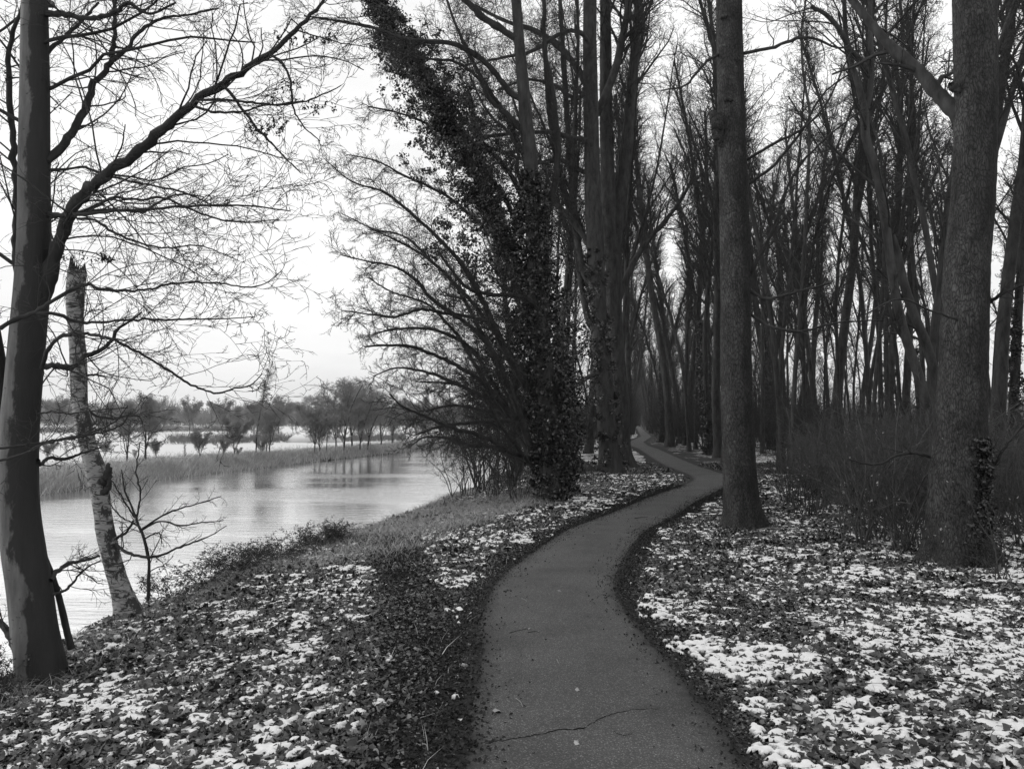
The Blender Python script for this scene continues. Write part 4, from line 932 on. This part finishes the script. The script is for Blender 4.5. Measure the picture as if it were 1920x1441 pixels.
# ---------------------------------------------------------------- forest trees: a few kinds, copied
def forest_kind(seed, h, r0, forks, n1, L1, bark, lowbare=.35, lean=.04, ang=(25, 50)):
    r = np.random.default_rng(seed)
    g = Geo()
    D0 = np.array([[r.normal(0, lean), r.normal(0, lean), 1]])
    P, Rr = walk(r, np.zeros((1, 3)), D0, np.array([h]), np.array([r0]), 40, wob=.022, up=.03, taper=.38)
    P[0, :, 2] -= .15
    Rr = Rr*(1+.7*np.exp(-np.linspace(0, h, 40)/.35))[None]
    parts = [(P, Rr)]
    for f in range(forks):
        k = int(r.uniform(.22, .55)*40); az = r.uniform(0, 6.28)
        P2, R2 = walk(r, P[:, k], np.array([[math.cos(az)*.35, math.sin(az)*.35, 1]]), np.array([h*(1-k/40)*r.uniform(.7, 1)]), Rr[:, k]*.72, 30, wob=.035, up=.06, taper=.25)
        parts.append((P2, R2))
    for P, Rr in parts: 
        k = P.shape[1]; sd = 14; dd = 1+.10*(np.random.default_rng(seed).random((1, k, sd))-.5)
        g.tubes(P, Rr, sd, dd)
    tm = g.mesh('trunk')
    tm.materials.append(bark)
    b = Geo(); ref = []
    for i, (P, Rr) in enumerate(parts):
        S, Dr, rr, t = kids(r, P, Rr, int(n1*1.3) if i == 0 else n1//2, lo=lowbare if i == 0 else .1, hi=1, ang=ang, up=.2)
        n = len(S)
        Pb, Rb = walk(r, S, Dr, L1*(1.2-.6*t)*r.uniform(.5, 1.2, n), np.clip(rr*.45, .014, .06), 11, wob=.10, up=.07, taper=.3)
        b.tubes(Pb, Rb, 5); foliate(r, b, Pb, Rb, L1*.8, [(8, .45, 6), (5, .45, 5), (3, .5, 3)], rmin=.0052, up=.05)
    cm = b.mesh('crown'); cm.materials.append(M['twig'])
    return tm, cm
KINDS = [forest_kind(1, 18, .17, 0, 26, 2.8, M['bark_wood'], .42, .015, (22, 42)), forest_kind(2, 17, .11, 1, 24, 2.2, M['bark_wood'], .42, .02, (20, 40)), forest_kind(3, 20, .20, 1, 26, 3.0, M['bark_wood'], .48, .015, (22, 42)),
         forest_kind(4, 15, .075, 0, 22, 1.7, M['bark_wood'], .38, .03, (20, 40)), forest_kind(5, 17, .12, 2, 22, 2.3, M['bark_wood'], .38, .03, (20, 42)), forest_kind(6, 13, .055, 0, 24, 1.5, M['bark_wood'], .25, .04, (20, 45))]
def forest_ivy(seed, h=7, n=6000):
    r = np.random.default_rng(seed); g = Geo(); z = np.linspace(0, h, 30); P = np.stack([0*z, 0*z, z], 1)
    ivy_on(r, g, P, np.full(30, .12), n, .2, size=.075, grow=([0, .5, 1], [.24, .17, .05])); m = g.mesh('ivy', False, attr='shade'); m.materials.append(M['ivy']); return m
IVYM = forest_ivy(2)
def place_tree(k, x, y, s=1., rz=0., tilt=(0, 0), label='', group=None, name='forest_tree', ivy=False, cat='tree'):
    t = thing(name, label, cat, (x, y, float(H(x, y))), group)
    t.rotation_euler = (tilt[0], tilt[1], rz); t.scale = (s, s, s)
    a = bpy.data.objects.new('trunk', KINDS[k][0]); COL.objects.link(a); a.parent = t
    b = bpy.data.objects.new('crown', KINDS[k][1]); COL.objects.link(b); b.parent = t
    if ivy:
        c = bpy.data.objects.new('ivy', IVYM); COL.objects.link(c); c.parent = t
    return t
# trees one can point to, by where they stand in the photograph: (px, py of foot, kind, scale, lean in px over the height, ivy, label)
named = [
 (1183, 815, 2, 1.05, 0, True, 'ivy-clad trunk standing left of the far end of the path'),
 (1240, 829, 0, .95, -.01, True, 'first dark trunk on the right where the path disappears'),
 (1262, 833, 1, 1.0, .0, False, 'slim trunk between the two dark trunks at the far path bend'),
 (1285, 836, 2, .8, -.02, True, 'second dark trunk right of the far path end, ivy at its foot'),
 (1328, 852, 0, 1.0, -.07, True, 'trunk leaning left over the path just left of the knotty tree'),
 (1304, 842, 4, .9, .02, False, 'thin forked trunk behind the tree that leans over the path'),
 (1453, 800+35, 0, 1.0, .0, False, 'left one of two close grey trunks right of the knotty tree'),
 (1473, 800+38, 4, 1.1, .01, False, 'right one of two close grey trunks right of the knotty tree'),
 (1518, 842, 2, 1.0, -.01, False, 'stout trunk in the middle of the wood on the right'),
 (1555, 838, 1, 1.0, .0, False, 'slim trunk right of the stout one, bright field behind it'),
 (1578, 832, 5, 1.3, .07, False, 'crooked thin trunk against the bright gap in the wood'),
 (1602, 836, 1, .9, -.03, False, 'thin trunk leaning left against the bright gap'),
 (1618, 830, 3, 1.0, .02, False, 'slender pole right of the leaning trunk in the bright gap'),
 (1648, 836, 3, 1.1, .03, False, 'slender pole leaning right at the edge of the bright gap'),
 (1670, 862, 2, .9, .0, True, 'thick ivy-covered trunk right of the bright gap'),
 (1862, 905, 2, 1.0, -.01, False, 'broad grey trunk showing just right of the thickest trunk'),
 (1905, 900, 0, .9, .01, True, 'ivy-covered trunk close to the right edge of the picture'),
 (1730, 850, 0, .8, .03, True, 'black ivy-wrapped trunk left of the thickest trunk'),
 (1755, 845, 4, .8, -.02, True, 'second ivy-wrapped trunk close beside the thickest trunk'),
]
taken = []
for i, (px, py, k, s, ln, iv_, lab) in enumerate(named):
    g_ = G(px, py); taken.append(g_[:2]); place_tree(k, g_[0], g_[1], s, i*1.7, (0, ln), lab, None, ivy=iv_)
for i, (y, f) in enumerate([(30.5, .35), (33, .8), (35, .3), (37.5, .7), (40, .25), (42, .8), (45, .5), (29.5, .75)]):
    x = float(NB(y))+.6+(float(PC(y))-1.5-float(NB(y))-.6)*f; taken.append((x, y)); place_tree([1, 4, 3, 0, 4, 1, 2, 3][i], x, y, 1.05, i*2.2, (0, -.015*(i % 3)), 'bare tree in the dark row between path and canal', 'bare trees between the path and the canal', ivy=i in (2, 5))
# rows left of the path, between it and the canal
rr = np.random.default_rng(77)
def far_ok(x, y, dmin): return all((x-a)**2+(y-b)**2 > dmin**2 for a, b in taken)
cnt = 0
for _ in range(900):
    y = rr.uniform(30, 150); d = rr.uniform(.3, .95); x = NB(y)+.3+(PC(y)-1.2-NB(y)-.3)*rr.random()
    if PC(y)-NB(y) < 1.8 or not far_ok(x, y, 2.4 if y < 70 else 4.5): continue
    taken.append((x, y)); place_tree(int(rr.integers(0, 5)), x, y, rr.uniform(.75, 1.1), rr.uniform(0, 6), (rr.normal(0, .02), rr.normal(-.03, .03)), 'bare tree in the dark row between path and canal', 'bare trees between the path and the canal', ivy=rr.random() < .15); cnt += 1
    if cnt > 42: break
cnt = 0
for _ in range(6000):
    y = 15+ (rr.random()**1.25)*150; pd = rr.uniform(1.6, 15.5); x = PC(y)+pd*math.sqrt(1+float(pslope(y))**2)
    if y < 24 and (x/y < .30 or pd < 5): continue
    if not far_ok(x, y, 1.55+y*.010): continue
    if abs(x/y-(1690-960)/F_PX) < .012 and y < 26: continue
    taken.append((x, y)); far_ = y > 60
    place_tree(int(rr.choice([0, 1, 1, 2, 3, 3, 3, 4, 5, 5, 5] if y > 34 else [3, 5, 3])), x, y, rr.uniform(.75, 1.15)*(1.22 if y < 70 else 1), rr.uniform(0, 6), (rr.normal(0, .018), rr.normal(0, .018)),
               'slender bare tree deep in the dense wood right of the path' if far_ else 'slender bare tree in the nearer part of the wood right of the path',
               'slender trees deep in the wood' if far_ else 'slender trees in the nearer wood', ivy=rr.random() < .05); cnt += 1
    if cnt > 225: break

for i in range(34):
    y = 105+i*6.2; px = [1178, 1186, 1206, 1216, 1228, 1222][i % 6]+rr.uniform(-5, 5); 
    if y > 285: px = 1185+rr.uniform(0, 32)
    x = (px-960)/F_PX*y
    if abs(x-float(PC(y))) < 1.0 and y < 285: x = float(PC(y))+(1.2 if px > 1198 else -1.2)
    place_tree([0, 4, 1, 2, 5, 4][i % 6], x, y, rr.uniform(.9, 1.2), i*1.1, (0, 0), 'dark trunk in the mass closing off the far end of the path', 'dark trunks closing off the far end of the path', ivy=i % 3 == 0)
# ---------------------------------------------------------------- the curved twin-stemmed tree left of the thick trunk
D = 14.5
T = thing('curved_twin_tree', 'curving twin-stemmed tree bending up to the left, left of the thickest trunk', 'tree', P3(1757, 905, D))
T.location.z = float(H(T.location.x, T.location.y))
st = stems(T, [('trunk', [(1762, 930, D, 11), (1757, 850, D, 10), (1747, 797, D, 9.5), (1725, 713, D, 9), (1695, 620, D, 8.5), (1675, 530, D, 8), (1668, 480, D, 8), (1662, 430, D, 8), (1650, 360, D, 8), (1637, 300, D, 8), (1624, 262, D, 8), (1620, 205, D, 7.5), (1612, 170, D, 6), (1600, 130, D, 5), (1588, 80, D, 4.5), (1583, 0, D, 4), (1580, -100, D, 3)]),
               ('stem', [(1757, 840, D+.2, 9), (1755, 720, D+.2, 9), (1738, 650, D+.2, 9), (1710, 580, D+.2, 8.5), (1692, 520, D+.2, 8), (1684, 480, D+.2, 7), (1672, 440, D+.1, 6)]),
               ('stem', [(1624, 205, D, 6), (1630, 180, D, 5.5), (1634, 130, D, 5), (1632, 60, D, 4), (1632, -40, D, 3)]),
               ('stem', [(1632, 145, D, 5), (1615, 115, D, 5), (1592, 90, D-.1, 5), (1578, 62, D-.2, 4.5), (1545, 25, D-.3, 4), (1520, 12, D-.3, 3)])], M['bark_wood'], sides=18, flare=(.3, .3, 4), seed=90)
ascending_crown(T, st, 500, n1=6, L1=1.6, lo=.2, lv=((8, .4, 7), (4, .45, 5)), rmin=.003, dark='bark_dark')

# ---------------------------------------------------------------- undergrowth, shrubs, brambles
def shrub_kind(seed, h, stems_, spread, lv, r0=.010, rmin=.0024, mat_='twig', leaves=0, lmat=None, wob=.12, lsize=.05):
    r = np.random.default_rng(seed); g = Geo()
    az = r.uniform(0, 6.28, stems_); q = r.uniform(.05, spread, stems_)
    S = np.stack([r.normal(0, .10, stems_), r.normal(0, .10, stems_), np.full(stems_, -.05)], 1)
    P, Rr = walk(r, S, np.stack([np.cos(az)*q, np.sin(az)*q, np.ones(stems_)], 1), h*r.uniform(.55, 1.15, stems_), np.full(stems_, r0)*r.uniform(.6, 1.3, stems_), 12, wob=wob, up=.01, taper=.35)
    g.tubes(P, Rr, 5)
    Pe, Re = foliate(r, g, P, Rr, h*.8, lv, rmin=rmin, wob=wob*1.2, lo=.2)
    m = g.mesh('stems'); m.materials.append(M[mat_]); lm = None
    if leaves:
        g2 = Geo(); c = Pe.reshape(-1, 3); c = c[r.integers(0, len(c), leaves)]+r.normal(0, .02, (leaves, 3))
        leaf_cards(r, g2, c, lsize, up=.1, fold=.25, aspect=.6); lm = g2.mesh('leaves', False, attr='shade'); lm.materials.append(M[lmat])
    return m, lm
def place_shrub(k, x, y, s, rz, label, group=None, name='shrub', cat='shrub', sz=None):
    t = thing(name, label, cat, (x, y, float(H(x, y))), group); t.scale = (s, s, sz or s); t.rotation_euler = (0, 0, rz)
    a = bpy.data.objects.new('stems', k[0]); COL.objects.link(a); a.parent = t
    if k[1]: b = bpy.data.objects.new('leaves', k[1]); COL.objects.link(b); b.parent = t
    return t
SK = [shrub_kind(i+20, 1.75, 15, .55, [(7, .4, 7), (5, .4, 5)], r0=.011, rmin=.003, mat_='brush', wob=.09) for i in range(4)]
HZ = [shrub_kind(i+30, 4.6, 10, .55, [(12, .32, 8), (8, .4, 6), (4, .45, 4)], r0=.022, rmin=.004, wob=.09) for i in range(3)]
BEECH = shrub_kind(44, 1.9, 6, .6, [(7, .45, 7), (5, .45, 5)], leaves=26, lmat='pale_leaf', lsize=.05)
BR = [shrub_kind(i+50, .75, 14, 1.8, [(8, .5, 6), (4, .5, 4)], r0=.006, leaves=760, lmat='bramble', wob=.24, lsize=.042) for i in range(3)]
cnt = 0
for _ in range(2000):
    y = rr.uniform(10.6, 26); x = rr.uniform(.285, .70)*y
    if x > PC(y)+13 or (y < 12.8 and x/y < .33) : continue
    if pdist(x, y) < 2.5+max(0, (16-y)*.2): continue
    if not all((x-a)**2+(y-b)**2 > .55**2 for a, b in taken[-60:]): continue
    taken.append((x, y)); place_shrub(SK[int(rr.integers(0, 4))], x, y, rr.uniform(.75, 1.25), rr.uniform(0, 6), 'tangle of bare brushwood between the two rough-barked trees', 'brushwood thickets under the trees on the right', name='brushwood'); cnt += 1
    if cnt > 115: break
cnt = 0
for _ in range(2000):
    y = rr.uniform(22, 70); x = PC(y)+rr.uniform(2.2, 14)
    if not all((x-a)**2+(y-b)**2 > 1.6**2 for a, b in taken[-90:]): continue
    taken.append((x, y)); place_shrub(HZ[int(rr.integers(0, 3))], x, y, rr.uniform(.5, 1.0), rr.uniform(0, 6), 'bare coppice shrub among the trunks of the wood', 'coppice shrubs among the trunks', name='coppice_shrub'); cnt += 1
    if cnt > 44: break
for i, (px, d, s, lab) in enumerate([(1870, 8.7, .75, 'young beech with a few pale withered leaves at the right edge'), (1700, 10.6, .8, 'young beech with pale leaves left of the thickest trunk'), (1500, 15, .8, 'small beech with pale leaves in the brushwood middle')]):
    x = (px-960)/F_PX*d; place_shrub(BEECH, x, d, s, i*2., lab, None, name='young_beech')
# thicket of hazel hanging over the canal, left of the ivy trees
thk = [(905, 24, 1.0, 'arching bare bush over the water left of the ivy-clad trees'), (860, 30, 1.05, 'bare bush on the canal bank behind the arching branches'), (960, 22, .9, 'dense bare bush at the foot of the leaning ivy tree'), (930, 33, 1.2, 'tall bare bush behind the leaning ivy tree'), (1010, 27, 1.0, 'bare bush between the ivy-clad tree and the two-stemmed tree'), (1075, 30, .9, 'dark bush at the left foot of the two-stemmed tree'), (900, 42, 1.5, 'farthest bare bush on the near bank of the canal'), (985, 38, 1.4, 'tall tangled bush behind the ivy tree trunks'), (1060, 45, 1.5, 'tall tangled bush seen between ivy tree and grey trunks')]
for i, (px, d, s, lab) in enumerate(thk):
    x = (px-960)/F_PX*d; x = max(x, float(NB(d))-.6); place_shrub(HZ[i % 3], x, d, s, i*1.3, lab, None, name='hazel_bush')
for i, (px, d, s, lab) in enumerate([(870, 21.5, 1.1, 'low bare bush growing at the water edge below the arching branches'), (925, 20, 1., 'low bare bush on the bank in front of the leaning ivy tree'), (975, 18.6, .8, 'twiggy undergrowth at the left foot of the ivy-clad tree'), (1075, 19.5, .7, 'twiggy undergrowth at the right foot of the ivy-clad tree')]):
    x = (px-960)/F_PX*d; place_shrub(SK[i], x, d, s, i*1.1, lab, None, name='bank_bush')
# brambles along the edge of the bank
bp = [(20, 1262), (0, 1245), (150, 1180), (205, 1150), (330, 1108), (400, 1075), (445, 1055), (490, 1040), (545, 1022), (600, 1008), (655, 998), (700, 990), (30, 1285), (470, 1046), (515, 1030), (575, 1014), (625, 1003), (425, 1062)]
for i, (px, py) in enumerate(bp):
    g_ = G(px, py+14); y = g_[1]; x = min(g_[0], float(NB(y))+.25)
    place_shrub(BR[i % 3], x-.1, y, .62+.12*(i % 3)+(.22 if 4 < i < 10 else 0), i*1.9, 'low leafy bramble along the edge of the canal bank', 'brambles along the edge of the canal bank', name='bramble', cat='bramble', sz=.5)

# ---------------------------------------------------------------- across the canal
FK = []
def far_kind(seed, h, forks, L1, n1, mt='twig_hazed', trunk='bark_pale', r0=.09, ang=(30, 60), lowbare=.25):
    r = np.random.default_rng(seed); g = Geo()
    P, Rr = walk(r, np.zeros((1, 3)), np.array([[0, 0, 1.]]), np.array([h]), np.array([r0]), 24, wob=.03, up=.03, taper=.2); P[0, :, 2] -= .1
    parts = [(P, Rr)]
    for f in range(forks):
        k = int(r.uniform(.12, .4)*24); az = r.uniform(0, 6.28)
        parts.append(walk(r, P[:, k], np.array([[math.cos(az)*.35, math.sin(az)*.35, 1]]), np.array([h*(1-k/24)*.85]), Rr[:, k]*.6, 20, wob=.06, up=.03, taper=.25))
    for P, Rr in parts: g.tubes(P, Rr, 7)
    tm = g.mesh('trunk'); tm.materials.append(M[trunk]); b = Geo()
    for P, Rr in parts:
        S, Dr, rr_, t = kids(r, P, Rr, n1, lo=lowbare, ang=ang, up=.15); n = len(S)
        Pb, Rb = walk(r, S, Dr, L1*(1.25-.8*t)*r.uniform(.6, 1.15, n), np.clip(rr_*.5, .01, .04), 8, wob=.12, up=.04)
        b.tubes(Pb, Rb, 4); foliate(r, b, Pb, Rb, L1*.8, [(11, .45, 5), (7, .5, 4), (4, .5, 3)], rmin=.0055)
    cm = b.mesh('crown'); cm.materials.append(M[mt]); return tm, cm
FK = [far_kind(1, 4.2, 3, 1.3, 16, r0=.07, ang=(20, 50)), far_kind(2, 6.2, 0, 1.2, 30, trunk='bark_pale', r0=.05, ang=(20, 45), lowbare=.15), far_kind(3, 6.0, 3, 1.9, 16, ang=(22, 55), lowbare=.1, r0=.07), far_kind(4, 3.2, 9, .9, 8, r0=.03, lowbare=.15, ang=(12, 35)), far_kind(5, 5, 3, 1.4, 18, ang=(22, 55), lowbare=.08, r0=.05)]
def far_tree(k, px, py, htop, label, group=None, cat='tree', name='field_tree', rz=0., wide=1.):
    g_ = G(px, py); base_h = [4.2, 6.2, 6.0, 3.2, 5][k]; h = (py-htop)/F_PX*g_[1]; s = h/base_h
    t = thing(name, label, cat, g_, group); t.scale = (s*wide, s*wide, s); t.rotation_euler = (0, 0, rz)
    for nm, me in (('trunk', FK[k][0]), ('crown', FK[k][1])):
        a = bpy.data.objects.new(nm, me); COL.objects.link(a); a.parent = t
for i, a in enumerate([(0, 238, 866, 758, 'left one of the pair of small round trees on the snowy field'), (0, 273, 864, 742, 'right one of the pair of small round trees on the snowy field'),
     (1, 480, 856, 690, 'tall slender birch across the canal, the highest narrow crown'), (4, 505, 853, 745, 'bushy tree just right of the slender birch across the canal'), (3, 440, 856, 775, 'low bush left of the slender birch across the canal'),
     (2, 645, 846, 708, 'tallest round-crowned tree in the clump across the canal'), (2, 690, 842, 718, 'pale-stemmed tree right of the tallest one across the canal'), (1, 612, 848, 735, 'narrow tree left of the tallest one across the canal'), (4, 590, 850, 748, 'tree at the left end of the clump across the canal'),
     (3, 600, 852, 765, 'round bush in front of the clump across the canal'), (1, 695, 840, 765, 'white-stemmed birch at the right end of the clump'), (4, 735, 832, 750, 'tree half behind the hanging twigs across the canal'), (4, 790, 826, 752, 'far canal-side tree behind the hanging branches'), (3, 375, 860, 800, 'spindly bush between the round trees and the birch'),
     (2, 660, 840, 715, 'broad tree behind the tallest one across the canal'), (4, 630, 842, 730, 'twiggy tree crowding the middle of the clump across the canal'), (4, 675, 846, 740, 'bushy tree at the front of the clump across the canal'), (2, 715, 836, 735, 'leaning broad tree at the right end of the clump'), (4, 500, 846, 752, 'second bushy tree right of the slender birch')]):
    far_tree(*a, rz=i*1.3, wide=1.25 if a[0] in (2, 3, 4) else 1.)
for i in range(13): far_tree([4, 3, 1, 2, 3][i % 5], 745+i*19+(i*37 % 17)-8, 828-i*1.2-(i*29 % 9), 745+(i*41 % 34)-i, 'distant bare tree along the far canal bank behind the hanging branches', 'distant trees along the far canal bank', rz=i, wide=1.15)
r = np.random.default_rng(9)
for i in range(32):
    px = 60+i*24+r.uniform(-12, 12); far_tree(int(r.choice([0, 1, 2, 3, 4])), px, 809+r.uniform(-4, 7), 757+r.uniform(-17, 22), 'distant bare tree in the line across the snowy field', 'distant trees across the snowy field', rz=i, wide=float(r.uniform(1., 1.5)))
for i in range(9):
    px = 90+i*52+r.uniform(-20, 20); far_tree([3, 1, 3, 4][i % 4], px, 866-(px-80)*.03+r.uniform(-3, 3), 826+r.uniform(-16, 16), 'small spindly bush growing behind the reeds', 'small bushes behind the reeds', cat='bush', name='reedside_bush', rz=i, wide=1.2)
def twig_mass(name, x0, y0, x1, y1, h, n, depth, label, rt=.03, jit=.25, mt='twig_hazed'):
    r = np.random.default_rng(n); g = Geo(); t = r.random(n); x = x0+(x1-x0)*t; y = y0+(y1-y0)*t+r.uniform(-depth, depth, n)
    ph = h*(.45+.7*vnoise(t*60, t*0, 5)+.4*vnoise(t*17, t*0, 6)); z = H(x, y)
    S = np.stack([x, y, z+r.random(n)*ph*.55], 1)
    P, Rr = walk(r, S, np.stack([r.normal(0, .6, n), r.normal(0, .4, n), np.ones(n)], 1), ph*.45, np.full(n, rt), 4, wob=jit, taper=.4); g.tubes(P, Rr, 3)
    o = obj(name, g.mesh(name), M[mt]); tag(o, label, 'wood', kind='stuff')
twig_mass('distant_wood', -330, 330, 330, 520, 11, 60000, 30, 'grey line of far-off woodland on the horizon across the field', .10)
twig_mass('field_hedge', *G(318, 832)[:2], *G(760, 826)[:2], 1.0, 6500, 1.6, 'low dark hedge crossing the snowy field across the canal', .020, mt='twig_hazed')
twig_mass('far_hedge', *G(20, 812)[:2], *G(470, 808)[:2], 1.5, 6000, 6, 'dark hedge line at the far side of the snowy field', .04, mt='twig_hazed')
def wood_brush():
    r = np.random.default_rng(4); n = 26000; g = Geo(); y = 45+r.random(n)**.8*170; x = PC(y)+r.uniform(1.3, 15, n)*1.03; k = r.random(n) < .35; x[k] = PC(y[k])-1.2-r.random(k.sum())*4
    h = r.uniform(.5, 5.5, n)*(.5+vnoise(x*.4, y*.2, 8)); S = np.stack([x, y, H(x, y)+r.random(n)*1.5], 1)
    P, Rr = walk(r, S, np.stack([r.normal(0, .3, n), r.normal(0, .3, n), np.ones(n)], 1), h, r.uniform(.006, .02, n), 6, wob=.12, taper=.3); g.tubes(P, Rr, 3)
    tag(obj('undergrowth', g.mesh('undergrowth'), M['twig']), 'thin whippy undergrowth filling the depth of the wood', 'undergrowth', kind='stuff')
wood_brush()
twig_mass('far_thicket', 33, 292, 55, 305, 17, 9000, 4, 'dark thicket closing the far end of the path', .05, mt='twig')
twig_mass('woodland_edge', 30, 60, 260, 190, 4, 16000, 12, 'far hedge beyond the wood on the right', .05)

g_ = G(590, 829); uu, vv = np.meshgrid(np.linspace(0, 2*np.pi, 25)[:-1], np.linspace(0, 1, 8)); 
X = np.cos(uu)*(1-vv)*3.2; Y = np.sin(uu)*(1-vv)*2.2; Z = 1.25*np.sin(vv*np.pi/2)**.8*(.85+.3*vnoise(X, Y, 3))-.25*(vv == 0)
i_ = np.arange(X.size).reshape(X.shape); j_ = np.roll(i_, -1, 1)
o = obj('snowy_mound', mesh_np('snowy_mound', np.stack([X, Y, Z], -1), np.stack([i_[:-1], j_[:-1], j_[1:], i_[1:]], -1).reshape(-1, 4), None, {'depth': np.clip(.1+vv*1.3+.25*vnoise(X*2, Y*2, 9), 0, 1).ravel()}), M['snow']); o.location = g_; tag(o, 'snow-topped mound by the hedge across the canal', 'mound')
# ---------------------------------------------------------------- small things lying about
def small_leaf(px, py, size, label, mt, rz):
    g_ = G(px, py); z = path_z(g_[0], g_[1])+.004; r = np.random.default_rng(int(px)); g = Geo()
    curled_leaves(r, g, np.array([[0, 0, .004]]), size, .1); t = thing('fallen_leaf', label, 'leaf', (g_[0], g_[1], z)) if False else None
    o = obj('fallen_leaf', g.mesh('fallen_leaf', False, attr='shade'), M[mt]); o.location = (g_[0], g_[1], z); o.rotation_euler = (0, 0, rz); tag(o, label, 'leaf')
for a in [(932, 1340, .075, 'pale oval leaf on the path just above the crack', 'pale_leaf', .3), (991, 1184, .04, 'small pale leaf on the path beside two thin dark twigs', 'pale_leaf', 1.), (1050, 1113, .07, 'flat pale leaf on the middle of the path where it narrows', 'pale_leaf', 0), (1082, 1405, .09, 'faint flat leaf pressed on the path below the crack', 'grass', .2),
          (975, 1082, .07, 'pale sliver of leaf on the left side of the path at its narrowing', 'pale_leaf', .1), (1083, 1301, .06, 'faint grey leaf on the right half of the path', 'grass', .7)]: small_leaf(*a)
def small_twig(pix, rad, label, mt):
    g = Geo(); p = np.array([G(*q) for q in pix]); p[:, 2] = [path_z(a, b)+rad*1.5 for a, b in p[:, :2]]
    c = crs(p, 10); g.tubes(c[None], np.linspace(rad, rad*.5, 10)[None], 5); o0 = p[0].copy()
    o = obj('twig', g.mesh('twig', origin=o0), M[mt]); o.location = o0; tag(o, label, 'twig')
for a in [([(955, 1191), (970, 1188), (990, 1184)], .003, 'straight dark twig on the path, left of the small pale leaf', 'twig'), ([(990, 1191), (1005, 1190), (1012, 1193)], .003, 'short dark twig on the path just below the small pale leaf', 'twig'),
          ([(967, 1315), (975, 1322), (980, 1333)], .003, 'thin curved pale stalk on the path above the crack', 'pale_leaf'), ([(1044, 1243), (1046, 1248), (1049, 1254)], .003, 'tiny pale bent stalk in the middle of the path', 'pale_leaf'), ([(978, 1126), (984, 1130), (988, 1132)], .003, 'tiny pale stalk on the left side of the path at the narrowing', 'pale_leaf'),
          ([(944, 1112), (953, 1110), (958, 1109)], .004, 'dark twig at the left edge of the path at its narrowing', 'twig'), ([(1190, 975), (1203, 973), (1215, 972)], .006, 'dark twig across the path before the bend', 'twig')]: small_twig(*a)
P_ = G(1440, 1012)
g = Geo(); r = np.random.default_rng(2); S = np.array([G(1490, 1012)+[0, 0, .05], G(1500, 1005)+[0, 0, .05]]); P, Rr = walk(r, S, np.array([[-1, -.2, .12], [-1, .1, .2]]), np.array([.9, .7]), np.array([.009, .007]), 10, wob=.12, up=-.02); g.tubes(P, Rr, 5); foliate(r, g, P, Rr, .8, [(5, .4, 5)])
o = obj('dead_branch', g.mesh('dead_branch', origin=S[0]), M['pale_leaf']); o.location = S[0]; tag(o, 'pale dead branch lying on the litter right of the knotty tree', 'branch')
D = depth_of(1110, 885)
T = thing('fallen_log', 'rotting log propped against the foot of the two-stemmed tree', 'log', G(1110, 893))
me, _, _ = trunk_mesh('log', [(1082, 858, D+.6, 6), (1090, 868, D+.3, 7), (1100, 875, D, 7), (1112, 885, D-.2, 7.5), (1120, 893, D-.3, 8)], sides=12, m=30, flare=(0, 1, 3), rough=.1, origin=np.array(T.location), seed=2, lump=.12); obj('log', me, M['bark_dark'], T)
print('objects', len(bpy.data.objects))
HAZE = .00022
if HAZE:
    V = [(x, y, z) for z in (-3.6, 46) for x, y in ((-900, -100), (900, -100), (900, 900), (-900, 900))]
    hz = mesh_np('haze', V, [(0, 3, 2, 1), (4, 5, 6, 7), (0, 1, 5, 4), (1, 2, 6, 5), (2, 3, 7, 6), (3, 0, 4, 7)], None, None, False)
    hm = bpy.data.materials.new('haze'); hm.use_nodes = True; nt = hm.node_tree; nt.nodes.clear()
    pv = nt.nodes.new('ShaderNodeVolumePrincipled'); pv.inputs['Density'].default_value = HAZE; pv.inputs['Color'].default_value = gray(.9); pv.inputs['Anisotropy'].default_value = .2
    oo = nt.nodes.new('ShaderNodeOutputMaterial'); nt.links.new(pv.outputs[0], oo.inputs['Volume'])
    tag(obj('haze', hz, hm), 'thin winter haze over the canal and the fields', 'haze', kind='stuff')
